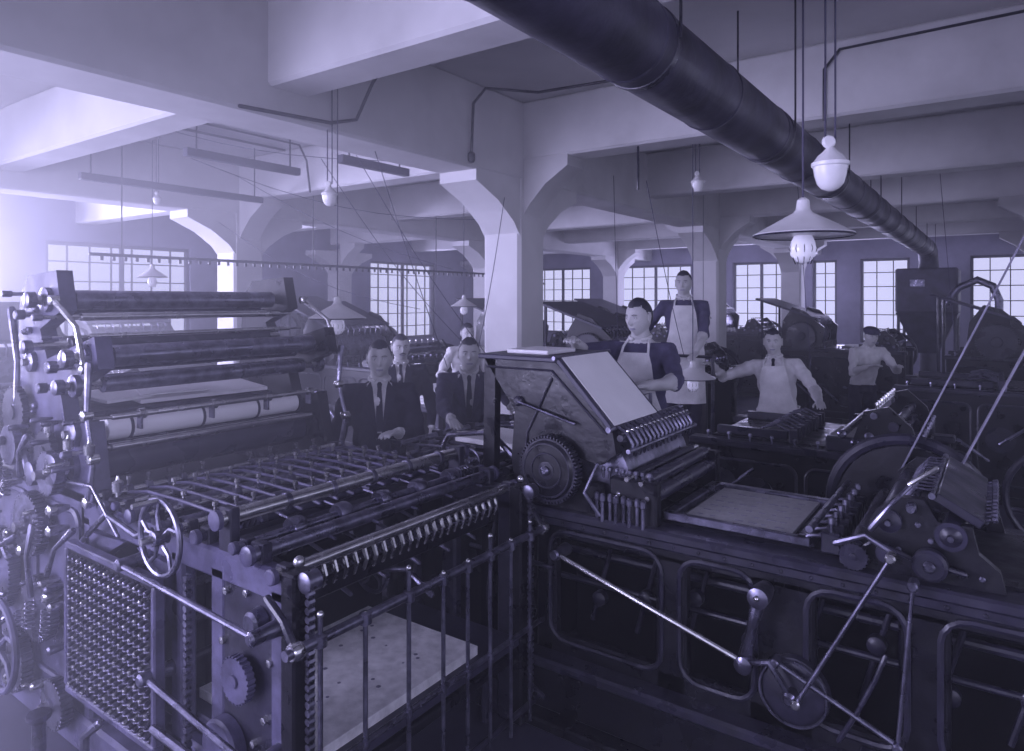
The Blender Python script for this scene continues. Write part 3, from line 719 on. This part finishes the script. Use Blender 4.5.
    for y in (Y0+.12,Y0+.5,Y1,Y1+.4):
        b.box(-2.97,-2.9,y-.02,y+.02,1.05,1.17,'iron2',.006)
    b.tube([(-2.6,Y0+.12,1.1),(-2.5,Y0+.1,1.25),(-2.2,Y0+.1,1.3),(-2.05,Y0+.08,1.2)],[.018,.013,.013,.018],'steel2',8)
    b.tube([(-2.75,Y0+.3,1.12),(-2.6,Y0+.3,1.22),(-2.4,Y0+.3,1.24),(-2.25,Y0+.3,1.15)],.012,'steel',8)
    b.wheel((-2.35,Y0+.1,1.12),(0,1,0),.08,'steel2',5)
    b.gear((-2.1,Y0-.01,1.05),(0,1,0),.09,.03,'iron2',28)
    b.box(-2.62,-2.1,Y0+.3,Y0+.68,1.17,1.2,'paper',.003)
    b.rod((-2.3,Y0+.05,.7),(-1.7,Y0-.08,.75),.012,'steel2',8)
    b.tube([(-2.1,Y0-.06,0.02),(-2.07,Y0-.06,.2),(-2.1,Y0-.06,.55),(-2.05,Y0-.06,.95)],.012,'iron2',8)
    b.build('flatbed_cylinder_press')
    f=MB()
    f.wheel((-.37,Y1+.2,.98),(0,1,0),.37,'iron2',6,rr=.03,hub=.07,hw=.05,seg=40)
    f.lathe((-.37,Y1+.17,.98),(0,1,0),[(0,.31),(.01,.31),(.011,.3),(.02,.06)],'iron',36)
    f.rod((-.37,Y1+.06,.98),(-.37,Y1+.34,.98),.03,'steel2',12)
    f.lathe((-.37,Y1+.06,.98),(0,1,0),[(0,.09),(.005,.1),(.1,.1),(.105,.09)],'iron2',24)
    f.box(-.45,-.29,Y1+.27,Y1+.35,0,.93,'iron',.01)
    f.build('flywheel')
    f=MB(); yb=Y1+.112
    for (p,q) in (((-.277,yb,.94),(.50,yb,2.73)),((-.461,yb,1.02),(.32,yb,2.82))):
        p=V(p); q=V(q); d=(q-p)/2
        f.obb((p+q)/2,d,(0,.045,0),d.cross(V((0,1,0))).normalized()*.004,'belt',.001)
    f.lathe((.41,yb-.06,2.77),(0,1,0),[(0,.08),(.01,.1),(.11,.1),(.12,.08)],'iron2',28)
    f.rod((.41,yb-.5,2.77),(.41,yb+.9,2.77),.03,'steel2',12)
    for y in (yb-.3,yb+.7):
        f.prism([(.45,3.085),(.52,3.085),(.46,2.72),(.36,2.72),(.44,2.9)],y-.03,y+.03,'iron')
    f.build('belt_drive')
right_press()

# ------------------------------------------------------------------ generic background presses
def bg_press(name,x0,x1,y0,y1,zt=1.0,cyl=True,seed=1,board=True,fly=True):
    rd=random.Random(seed); b=MB(); L=x1-x0
    for y in (y0,y1-.06):
        b.box(x0,x1,y,y+.06,0,zt-.04,'iron',.015)
        b.box(x0-.03,x1+.03,y-.04,y+.1,zt-.05,zt,'iron2',.01)
        b.box(x0,x1,y-.05,y+.1,0,.08,'iron',.01)
        n=max(2,int(L/.55))
        for i in range(n):
            a=x0+.05+i*(L-.1)/n; c=a+(L-.1)/n-.06
            yy=y-.003 if y==y0 else y+.063
            b.rrect(a,c,.18,zt-.14,yy,'iron2',.012,.07)
    b.box(x0+.05,x1-.05,y0+.06,y1-.06,.1,zt-.12,'dark')
    b.box(x0+.1,x1-.1,y0+.08,y1-.08,zt-.1,zt+.01,'iron',.01)
    b.box(x0+L*.55,x0+L*.75,y0+.25,y1-.3,zt+.01,zt+.04,'print_',.003)
    b.box(x0+.12,x0+L*.4,y0+.15,y0+.2,zt+.01,zt+.07,'iron2',.005); b.box(x0+.12,x0+L*.4,y1-.2,y1-.15,zt+.01,zt+.07,'iron2',.005)
    for i in range(10):
        x=x0+.1+i*(L-.2)/9
        b.lathe((x,y0+.02,zt),(0,0,1),[(0,.008),(.03,.008),(.035,.014),(.05,.012)],'steel2',8)
    for i in range(6):
        x=x1-.15-i*.08; zz=zt+.07+(.05 if i%2 else 0)
        b.rod((x,y0,zz),(x,y1,zz),.025,'roller',14)
        b.lathe((x,y0-.02,zz),(0,1,0),[(0,.015),(.01,.028),(.04,.028)],'steel2',12)
    b.box(x1-.65,x1-.1,y0-.01,y0+.05,zt,zt+.1,'iron2',.01); b.box(x1-.65,x1-.1,y1-.05,y1+.01,zt,zt+.1,'iron2',.01)
    b.prism([(x1-.5,zt+.05),(x1-.42,zt+.28),(x1-.28,zt+.32),(x1-.15,zt+.2),(x1-.1,zt+.05)],y0,y0+.04,'iron')
    b.prism([(x1-.5,zt+.05),(x1-.42,zt+.28),(x1-.28,zt+.32),(x1-.15,zt+.2),(x1-.1,zt+.05)],y1-.04,y1,'iron')
    b.rod((x1-.36,y0-.03,zt+.26),(x1-.36,y1+.02,zt+.26),.022,'steel2',12)
    b.rod((x1-.25,y0-.03,zt+.2),(x1-.25,y1+.02,zt+.2),.03,'roller',12)
    for i in range(9):
        y=y0+.1+i*(y1-y0-.2)/8
        b.box(x0+L*.42,x0+L*.42+.05,y-.02,y+.02,zt,zt+.1,'iron2',.005)
        b.lathe((x1-.1,y,zt+.1),(0,0,1),[(0,.007),(.03,.007),(.034,.014),(.05,.012)],'steel2',8)
        b.tube([(x0+L*.42,y,zt+.08),(x0+L*.36,y,zt+.12),(x0+L*.3,y,zt+.09)],.008,'steel2',6)
        b.lathe((x1-.36,y,zt+.28),(0,0,1),[(0,.006),(.03,.006),(.034,.012),(.05,.010)],'steel',8)
    for i in range(5):
        x=x0+.2+i*L/6; a=rd.uniform(-.5,.5)
        b.lathe((x,y0-.06,.35+rd.random()*.35),(0,1,0),[(0,.03),(.005,.08+rd.random()*.06),(.06,.11)],'iron2',26)
        b.tube([(x,y0-.08,.6),(x+.25,y0-.09,.6+a*.5)],[.02,.014],'steel2',8)
    if cyl:
        cx=x0+L*.28
        b.lathe((cx,y0+.08,zt+.2),(0,1,0),[(0,.2),(.005,.25),(y1-y0-.165,.25),(y1-y0-.16,.2)],'steel2',32)
        b.gear((cx,y0-.02,zt+.2),(0,1,0),.24,.05,'iron2',48)
        for y in (y0,y1-.05):
            b.prism([(cx-.35,zt-.02),(cx-.3,zt+.45),(cx-.15,zt+.68),(cx+.05,zt+.62),(cx+.35,zt+.35),(cx+.3,zt-.02)],y,y+.05,'iron')
    if board:
        cx=x0+L*.28
        p=V((cx-.75,(y0+y1)/2,zt+.82)); q=V((cx+.2,(y0+y1)/2,zt+.5)); d=(q-p)/2
        b.obb((p+q)/2,d,(0,(y1-y0)/2+.02,0),V((d.z,0,-d.x)).normalized()*.015,'wood',.004)
        for y in (y0+.03,y1-.03): b.rod((p.x+.1,y,0),(p.x+.1,y,zt+.78),.022,'iron2',8)
        for i in range(10):
            y=y0+.1+i*(y1-y0-.2)/9
            b.tube([(cx+.18,y,zt+.52),(cx+.26,y,zt+.45),(cx+.25,y,zt+.38)],.01,'steel2',6)
    if fly:
        b.wheel((x1-.3,y1+.1,zt-.1),(0,1,0),.36,'iron2',6,rr=.03,seg=36)
        b.rod((x1-.3,y1-.05,zt-.1),(x1-.3,y1+.15,zt-.1),.03,'steel2',10)
    b.build(name)
N_='flatbed_cylinder_press'
bg_press(N_,-1.85,-.3,4.95,6.05,1.0,cyl=False,board=False,seed=2,fly=False)
bg_press(N_,-4.8,-2.7,7.6,8.7,1.15,seed=3)
bg_press(N_,-.9,1.2,8.3,9.5,1.1,seed=4,cyl=False,board=False)
bg_press(N_,-8.0,-5.9,6.0,7.1,1.15,seed=5)
bg_press(N_,-7.4,-5.2,9.0,10.2,1.2,seed=6)
bg_press(N_,-3.3,-1.2,12.2,13.4,1.2,seed=7)
bg_press(N_,-7.5,-5.4,13.2,14.4,1.2,seed=8)
bg_press(N_,-7.6,-5.2,1.4,2.7,1.15,seed=9)
bg_press(N_,-11.6,-9.3,4.6,5.8,1.15,seed=10)
bg_press(N_,-.6,1.4,11.0,12.1,1.25,seed=11)
bg_press(N_,-11.5,-9.4,8.2,9.4,1.25,seed=12)
bg_press(N_,-5.6,-3.9,14.6,15.6,1.3,seed=13)
b=MB()
b.box(.15,1.1,4.9,6.1,0,.95,'iron',.02); b.rrect(.2,1.0,.2,.8,4.895,'iron2',.012,.07)
b.lathe((.5,5.1,.95),(0,0,1),[(0,.14),(.06,.14),(.1,.05),(.3,.04),(.32,.09),(.36,.09)],'iron2',20)
b.wheel((.3,4.82,.9),(0,1,0),.3,'iron2',6,rr=.02)
b.build('folding_machine')
b=MB()
b.box(-5.3,-4.05,5.0,6.0,.9,.95,'wood',.01)
for x in (-5.2,-4.15):
    for y in (5.07,5.9): b.box(x-.04,x+.04,y-.04,y+.04,0,.9,'wood',.006)
for i in range(5): b.box(-5.1+.02*i,-4.5+.02*i,5.15,5.75,.95+.03*i,.975+.03*i,'paper',.002)
b.build('paper_bench')
b=MB(); b.box(-2.5,-1.2,3.74,4.4,.26,.3,'wood',.008)
for x in (-2.45,-1.25):
    for y in (3.8,4.34): b.box(x-.04,x+.04,y-.04,y+.04,0,.26,'wood',.005)
b.build('wooden_platform')
b=MB(); b.box(-2.95,-2.0,6.2-.3,6.2+.4,.51,.55,'wood',.008)
for x in (-2.9,-2.05):
    for y in (5.96,6.54): b.box(x-.04,x+.04,y-.04,y+.04,0,.51,'wood',.005)
b.box(-2.9,-2.05,5.94,5.98,.2,.26,'wood',.004)
b.tube([(-2.9,5.93,.55),(-2.9,5.93,1.5),(-2.05,5.93,1.5),(-2.05,5.93,.55)],.02,'iron2',8)
b.build('wooden_platform')

# ------------------------------------------------------------------ people
def remesh(mb,vox,it=4):
    ob=mb.build('tmp_body',local=True)
    r=ob.modifiers.new('r','REMESH'); r.mode='VOXEL'; r.voxel_size=vox; r.use_smooth_shade=True
    s=ob.modifiers.new('s','SMOOTH'); s.iterations=it; s.factor=.5
    dg=bpy.context.evaluated_depsgraph_get()
    me=bpy.data.meshes.new_from_object(ob.evaluated_get(dg))
    old=ob.data; bpy.data.objects.remove(ob); bpy.data.meshes.remove(old)
    return me

def seg_d(p,a,b):
    ab=b-a; t=max(0,min(1,(p-a).dot(ab)/ab.length_squared)); return (p-(a+ab*t)).length,t

def loft(b,rings,k,f,seg=20):
    vs=[];fs=[]
    for (z,rx,ry,yo) in rings:
        for i in range(seg):
            a=2*math.pi*i/seg
            vs.append(f(V((rx*math.cos(a),yo+ry*math.sin(a),z))))
    n=len(rings)
    for j in range(n-1):
        for i in range(seg):
            a=j*seg+i; c=j*seg+(i+1)%seg; fs.append([a,c,c+seg,a+seg])
    fs.append(list(range(seg))[::-1]); fs.append([(n-1)*seg+i for i in range(seg)])
    b.add(vs,fs,k)

def make_head(T,parent,hat=None,moustache=False,hairk='hair'):
    b=MB(); NS,NR=64,52; g=lambda x,s: math.exp(-(x/s)**2)
    def shape(d,feat=True):
        x=d.x*.074; y=d.y*.096; z=d.z*.118
        if d.z<0:
            k=(-d.z); x*=1-.30*k**1.7
            if d.y<0: y*=1-.42*k
        if d.y>0: y*=.95
        if d.y<0 and d.z>-.2: y*=1.04
        if feat and d.y>0:
            n=0
            if -.04<z<.03:
                t=(.03-z)/.07; n=.024*min(1,t*1.25)*(1 if z>-.028 else max(0,(z+.04)/.012))
            y+=n*g(x,.010)
            y-=.009*(g(x-.031,.014)+g(x+.031,.014))*g(z-.008,.011)
            y+=.004*g(z-.028,.008)*g(x,.045)
            y+=.0045*(g(z+.054,.005)+g(z+.066,.006))*g(x,.02)-.004*g(z+.06,.003)*g(x,.022)
            y+=.007*g(z+.1,.014)*g(x,.025)
            y-=.004*(g(x-.05,.012)+g(x+.05,.012))*g(z+.05,.02)
            y+=.004*(g(x-.045,.014)+g(x+.045,.014))*g(z+.012,.012)
        return V((x,y,z))
    def hline(q): return .066+.2*abs(q.x) if q.y>.035 else (.066-(.035-q.y)*1.4 if q.y>0 else .017-abs(q.y)*1.6)
    dirs=[]
    for i in range(NR+1):
        ph=math.pi*i/NR
        for j in range(NS):
            th=2*math.pi*j/NS
            dirs.append(V((math.sin(ph)*math.cos(th),math.sin(ph)*math.sin(th),math.cos(ph))))
    pts=[shape(d) for d in dirs]
    fs_s=[];fs_l=[];fs_h=[]; hp=[]
    for d in dirs:
        q=shape(d,False)
        k=max(0,min(1,(q.z-hline(q))/.03)); hp.append(q*(1.0+.012+.055*k+.008*math.sin(q.x*160+q.y*40)*k))
    for i in range(NR):
        for j in range(NS):
            a=i*NS+j; c=i*NS+(j+1)%NS; f=[a,a+NS,c+NS,c]
            m=sum((pts[q] for q in f),V((0,0,0)))/4
            if m.y>.06 and abs(m.x)<.020 and -.066<m.z<-.053: fs_l.append(f)
            else: fs_s.append(f)
            if m.z>max(hline(m),-.07): fs_h.append(f)
    b.add([T@p for p in pts],fs_s,'skin'); b.add([T@p for p in pts],fs_l,'lip')
    b.add([T@p for p in hp],fs_h,hairk)
    for sx in (-1,1):
        b.ball(T@V((sx*.030,.0785,.008)),.0105,'shirt',10,8)
        b.ball(T@V((sx*.030,.0842,.008)),.0055,'eye',8,6)
        b.tube([T@V((sx*.016,.092,.025)),T@V((sx*.031,.091,.028)),T@V((sx*.046,.080,.024))],[.002,.0026,.0018],hairk,6)
        b.tube([T@V((sx*.019,.086,.0145)),T@V((sx*.030,.0885,.0165)),T@V((sx*.041,.082,.0135))],.0016,'lip',5)
        pr=[(0,.028),(-.012,.024),(-.016,.006),(-.010,-.014),(-.002,-.026)]
        b.tube([T@V((sx*.077,y,z+.004)) for y,z in pr],[.006,.007,.006,.006,.007],'skin',6)
        b.ball(T@V((sx*.073,-.004,.004)),.02,'skin',8,6,(.4,.6,1.2))
    if moustache: b.tube([T@V((-.026,.088,-.05)),T@V((0,.1,-.043)),T@V((.026,.088,-.05))],[.004,.007,.004],hairk,6)
    if hat=='cap':
        vs=[];fs=[]
        prof=[(.048,1.06),(.06,1.13),(.085,1.17),(.105,1.08),(.120,.8),(.127,.4),(.129,.02)]
        for (z,r) in prof:
            for j in range(24):
                a=2*math.pi*j/24; vs.append(T@V((.078*r*math.cos(a),.098*r*math.sin(a)-.004,z-.012*math.sin(a)*(1 if z<.1 else .5))))
        for i in range(len(prof)-1):
            for j in range(24):
                a=i*24+j;c=i*24+(j+1)%24; fs.append([a,c,c+24,a+24])
        b.add(vs,fs,'suit2')
        vs=[];fs=[]
        for i,(r) in enumerate((1.05,1.25)):
            for j in range(11):
                a=math.radians(30+12*j); vs.append(T@V((.076*(r if i==0 else 1.05)*math.cos(a),.096*r*math.sin(a),.056-.010*i)))
        for j in range(10): fs.append([j,j+1,j+12,j+11])
        b.add(vs,fs,'suit2')
    b.build('head',parent=parent,local=True,sharp=80)

def make_hand(W,D,N,side,parent,curl=.35,s=.92):
    D=D.normalized(); N=(N-D*N.dot(D)).normalized(); X=D.cross(N)*side
    b=MB(); k='skin'
    def P(x,y,z): return W+(X*x+D*y-N*z)*s
    b.tube([P(0,-.03,0),P(0,.01,0)],[.026*s,.028*s],k,10)
    for x in (-.027,-.009,.009,.027):
        b.tube([P(x*.7,0,0),P(x*.95,.045,.001),P(x,.088,0)],[.016*s,.0155*s,.012*s],k,8)
    for i,(x,L) in enumerate(((.029,.070),(.010,.080),(-.010,.074),(-.028,.058))):
        y=.088; z=0; a=curl*.5; pts=[P(x,y-.01,z)]; xx=x
        for ph in (.45,.32,.23):
            y+=L*ph*math.cos(a); z-=L*ph*math.sin(a); xx+=x*.06
            pts.append(P(xx,y,z)); a+=curl
        b.tube(pts,[.0102*s,.0095*s,.0087*s,.0072*s],k,8)
    pts=[P(.018,.02,-.006),P(.042,.045,-.016),P(.056,.075,-.022),P(.058,.1,-.028)]
    b.tube(pts,[.016*s,.0125*s,.0105*s,.0085*s],k,8)
    me=remesh(b,.0048,2)
    me.materials.clear(); me.materials.append(M['skin'])
    ob=bpy.data.objects.new('hand',me); scene.collection.objects.link(ob); ob.parent=parent

def person(name,loc,face,hR=None,hL=None,lean=0.0,h=1.72,top='suit',jacket=False,rolled=False,apron=False,hat=None,
           headyaw=0.0,headpitch=0.0,moustache=False,tie=False,hint_out=.5,roll=0.0):
    loc=V(loc); f=V((face[0],face[1],0)).normalized(); yaw=math.atan2(-f.x,f.y)
    emp=bpy.data.objects.new(name,None); scene.collection.objects.link(emp); emp.empty_display_size=.2
    s=h/1.72
    emp.location=loc; emp.rotation_euler=(0,0,yaw); emp.scale=(s,s,s)
    Mi=(Matrix.Translation(loc)@Matrix.Rotation(yaw,4,'Z')@Matrix.Scale(s,4)).inverted()
    pv=V((0,0,.93)); R=Matrix.Rotation(-lean,3,'X')@Matrix.Rotation(roll,3,'Y')
    def Lf(p):
        w=max(0,min(1,(p.z-.88)/.14)); q=pv+R@(p-pv); return p.lerp(q,w)
    b=MB()
    rings=[(.84,.145,.105,0),(.93,.162,.115,0),(1.03,.150,.108,0),(1.15,.155,.112,.004),(1.27,.172,.120,.006),(1.35,.178,.118,.002),(1.41,.150,.098,-.004),(1.445,.098,.074,-.008),(1.475,.060,.058,-.006),(1.56,.053,.056,.004)]
    if jacket: rings=[(.74,.178,.135,0),(.84,.176,.132,0)]+[(z,rx+.012 if z<1.4 else rx,ry+.014 if z<1.4 else ry,yo) for (z,rx,ry,yo) in rings[1:]]
    loft(b,rings,'suit',Lf)
    J={}
    for sd,tgt in ((1,hR),(-1,hL)):
        S=Lf(V((sd*.178,-.002,1.395)))
        if tgt is not None: W=Mi@V(tgt)
        else: W=V((sd*.27,.05,.88)) if not lean else S+V((sd*.08,.10,-.5))
        d=W-S; l=d.length; mx=.535
        if l>mx: W=S+d*(mx/l); l=mx; d=W-S
        if l<.2: l=.2
        u1,u2=.29,.255
        a=(u1*u1-u2*u2+l*l)/(2*l); hh=math.sqrt(max(0,u1*u1-a*a))
        dn=d.normalized(); hint=V((sd*hint_out,-.5,-.7)); hint=(hint-dn*hint.dot(dn)).normalized()
        E=S+dn*a+hint*hh
        e=.010 if jacket else .003
        b.tube([Lf(V((sd*.10,-.005,1.40))),S,S.lerp(E,.5),E],[.055,.062+e,.052+e,.044+e],'suit',12)
        r2=.028 if rolled else .034+e*.5
        b.tube([E,E.lerp(W,.3),E.lerp(W,.9)],[.044+e,.043+e*.6,r2],'suit',12)
        if rolled: b.tube([E,E.lerp(W,.10)],.052,'suit',12)
        J[sd]=(S,E,W)
        b.tube([V((sd*.085,0,.90)),V((sd*.098,.008,.50)),V((sd*.10,-.005,.10))],[.092,.068,.058],'suit',12)
        b.tube([V((sd*.10,-.03,.045)),V((sd*.108,.07,.04)),V((sd*.115,.15,.032))],[.042,.042,.030],'suit',10)
    me=remesh(b,.0115,4)
    co=[v.co.copy() for v in me.vertices]; no=[v.normal.copy() for v in me.vertices]
    flat=[]
    for c,n in zip(co,no):
        if .1<c.z<1.42 and -.5<c.y:
            am=.0055
            c=c+n*(am*math.sin(c.z*48+c.x*31+math.sin(c.y*40)*1.5)+am*.6*math.sin(c.x*75-c.z*23))
        flat.extend(c)
    me.vertices.foreach_set('co',flat); me.update()
    me.materials.clear()
    for k in (top,'trouser','skin','shoe','shirt','suit'): me.materials.append(M[k])
    Ri=R.inverted()
    for p in me.polygons:
        c=V(p.center); p.use_smooth=True; mi=0; arm=False
        for sd in (1,-1):
            S,E,W=J[sd]; d1,t1=seg_d(c,S,E); d2,t2=seg_d(c,E,W)
            if min(d1,d2)<.075 and abs(c.x)>.12 or d2<.06:
                arm=True
                if d2<=d1 and ((rolled and t2>.12) or t2>.93): mi=2
                elif jacket and d2<=d1 and t2>.86: mi=4
                break
        if not arm:
            if c.z>.97: u=pv+Ri@(c-pv)
            else: u=c
            if c.z<.095: mi=3
            elif u.z<(.74 if jacket else .93) : mi=1
            elif u.z>1.468 and abs(u.x)<.075: mi=2
            elif jacket and u.y>.03 and u.z>1.16 and abs(u.x)<.012+.24*(u.z-1.16): mi=4
            elif not jacket and top!='shirt' and u.z>1.45: mi=4
        p.material_index=mi
    ob=bpy.data.objects.new('body',me); scene.collection.objects.link(ob); ob.parent=emp
    c=MB()
    ring=[]
    for i in range(17):
        a=math.radians(-240+i*(300/16.)); ring.append(Lf(V((.063*math.cos(a),.064*math.sin(a)-.0,1.482-.012*math.sin(a)))))
    c.tube(ring,.012,'shirt',7)
    if jacket or tie:
        fr=[(1.465,.058,.008),(1.455,.072,.016),(1.43,.088,.012),(1.35,.125,.018),(1.25,.137,.022),(1.17,.139,.016)]
        vs=[];fs=[]
        for (z,y,w) in fr:
            for x in (-w,w): vs.append(Lf(V((x,y+.010,z))))
        for i in range(len(fr)-1): fs.append([2*i,2*i+1,2*i+3,2*i+2])
        c.add(vs,fs,'suit')
    if jacket:
        for sd in (-1,1):
            pl=[(.055,1.47,.03),(.105,1.40,.092),(.085,1.34,.133),(.012,1.15,.150),(.03,1.32,.143),(.042,1.43,.088)]
            vs=[Lf(V((sd*x,y+.009,z))) for x,z,y in pl]
            c.add(vs,[[0,1,5],[1,2,4,5],[2,3,4]],top)
        for z in (1.12,1.02): c.ball(Lf(V((.012,.144,z))),.009,'shoe',8,6)
    if apron:
        vs=[];fs=[]; rows=[(1.40,.09),(1.33,.11),(1.25,.12),(1.15,.13),(1.06,.155),(1.0,.185),(.93,.19),(.8,.19),(.65,.195),(.5,.2)]
        nC=13
        for (z,w) in rows:
            for i in range(nC):
                t=-1+2*i/(nC-1); x=w*t
                rx,ry=.195,.140
                if z>1.36: rx,ry=.17,.117
                if z<.9: rx,ry=.215,.15
                y=ry*math.sqrt(max(0.02,1-(x/rx)**2))+.013+(.012*math.sin(t*9)*max(0,(.95-z)*1.8))+.005*math.sin(z*40+t*5)
                vs.append(Lf(V((x,y,z))))
        for r in range(len(rows)-1):
            for i in range(nC-1):
                a=r*nC+i; fs.append([a,a+1,a+nC+1,a+nC])
        c.add(vs,fs,'apron')
        for sd in (-1,1):
            c.tube([Lf(V((sd*.085,.112,1.39))),Lf(V((sd*.08,.085,1.43))),Lf(V((sd*.068,.03,1.468))),Lf(V((sd*.045,-.055,1.475)))],.008,'apron',6)
            c.tube([Lf(V((sd*.175,.07,1.02))),Lf(V((sd*.175,0,1.03))),Lf(V((sd*.1,-.11,1.03)))],.007,'apron',6)
    c.build('clothing_details',parent=emp,local=True,sharp=60)
    hp=Lf(V((0,.018,1.603)))
    T=Matrix.Translation(hp)@Matrix.Rotation(headyaw,4,'Z')@Matrix.Rotation(-lean*.35-headpitch,4,'X')
    make_head(T,emp,hat,moustache)
    for sd in (1,-1):
        S,E,W=J[sd]; fd=(W-E).normalized(); tgt=hR if sd==1 else hL
        if tgt is None: make_hand(W,fd*.9+V((0,.15,-.2)),V((-sd,-.2,0)),sd,emp,.4)
        else:
            D=V((fd.x,fd.y,fd.z*.35)); make_hand(W,D,V((0,0,-1))+fd*.1,sd,emp,.3)
    return emp

person('press_operator',(-3.25,3.12,0),(.75,-.72),hL=(-2.98,3.0,1.20),jacket=True,top='suit',h=1.74,tie=True)
person('press_operator',(-3.30,4.08,0),(.66,-.75),hR=(-2.97,3.5,1.20),hL=(-2.95,4.2,1.20),lean=.3,jacket=True,top='suit2',h=1.76,headpitch=-.12,tie=True)
person('press_operator',(-4.27,4.35,0),(.7,-.7),jacket=True,top='suit',h=1.70,moustache=True,headyaw=.2)
person('press_operator',(-5.15,6.3,0),(.8,-.5),hR=(-5.0,5.9,1.15),top='shirt',h=1.74,rolled=True,lean=.15)
person('press_operator',(-1.82,3.97,.3),(.1,-.99),hR=(-1.99,3.42,1.77),hL=(-1.6,3.52,1.53),top='shirt2',h=1.71,apron=True,rolled=True,lean=.06,headyaw=-.3,headpitch=.08,hint_out=1.2)
person('press_operator',(-2.42,6.2,.55),(.35,-.93),hL=(-2.2,5.93,1.53),hR=(-2.7,5.93,1.53),top='shirt2',h=1.72,apron=True,rolled=True,headyaw=-.15,hint_out=1.0)
person('press_operator',(-1.62,6.45,0),(.1,-1),hR=(-2.13,6.15,1.42),hL=(-1.22,6.1,1.16),top='shirt',h=1.74,apron=True,rolled=True,tie=True,roll=.08,headyaw=.1,hint_out=.6)
person('press_operator',(-1.45,9.85,0),(.5,-.8),hR=(-1.3,9.4,1.2),hL=(-1.0,9.5,1.2),top='shirt',h=1.7,lean=.35,hat='cap',rolled=True)

# ------------------------------------------------------------------ light
w=bpy.data.worlds.new('World'); scene.world=w; w.use_nodes=True
bg=w.node_tree.nodes['Background']; bg.inputs['Color'].default_value=(.66,.66,1,1); bg.inputs['Strength'].default_value=1.1
LC=(.61,.58,1.0)
def area(name,loc,tgt,sx,sy,e,c=LC):
    l=bpy.data.lights.new(name,'AREA'); l.shape='RECTANGLE'; l.size=sx; l.size_y=sy; l.energy=e; l.color=c
    o=bpy.data.objects.new(name,l); scene.collection.objects.link(o); o.location=loc
    o.rotation_euler=(V(tgt)-V(loc)).to_track_quat('-Z','Y').to_euler(); return o
area('window_light_front',(-5.5,-2.8,2.2),(-4.2,4,2.2),5,2.2,900)  # added light, no window there; brightens the haze and press at left
area('window_light_left',(-11.8,1.5,2.2),(-3,3,1.9),4,2,1500)
area('window_light_left_far',(-12.3,13,2.1),(-5,12,1.5),2.4,1.8,90)
area('window_light_back',(-4.8,17.7,2.1),(-4.5,6,.9),6,1.8,220)
area('window_light_right',(3.5,-1.5,2.8),(-1.5,3,.9),2.5,1.8,95)  # added fill from the camera side for faces; no window there

def haze(name,box,dens,an):
    hz=bpy.data.materials.new(name); hz.use_nodes=True; nt=hz.node_tree; nt.nodes.clear()
    out=nt.nodes.new('ShaderNodeOutputMaterial'); v=nt.nodes.new('ShaderNodeVolumeScatter')
    v.inputs['Density'].default_value=dens; v.inputs['Anisotropy'].default_value=an; v.inputs['Color'].default_value=(.93,.93,1,1)
    nt.links.new(v.outputs[0],out.inputs['Volume'])
    M['haze']=hz
    b=MB(); b.box(*box,'haze',.0005); b.build('dusty_air')
haze('dusty_air',(-12.59,4.4,-3.4,17.99,.01,3.79),.012,.2)  # room-wide haze volume added for the washed-out look
haze('dense_dusty_air',(-12.55,-2.1,-3.35,3.6,.012,3.785),.10,.2)  # denser haze block added to wash out the left side

# ------------------------------------------------------------------ camera
cd=bpy.data.cameras.new('camera'); cam=bpy.data.objects.new('camera',cd); scene.collection.objects.link(cam)
cam.location=(0,0,2.0); cam.rotation_euler=(math.radians(90),0,math.radians(35.3))
cd.sensor_width=36; cd.sensor_fit='HORIZONTAL'; cd.lens=690/1024*36; cd.shift_y=-75.5/1024; cd.clip_start=.05; cd.clip_end=200
scene.camera=cam
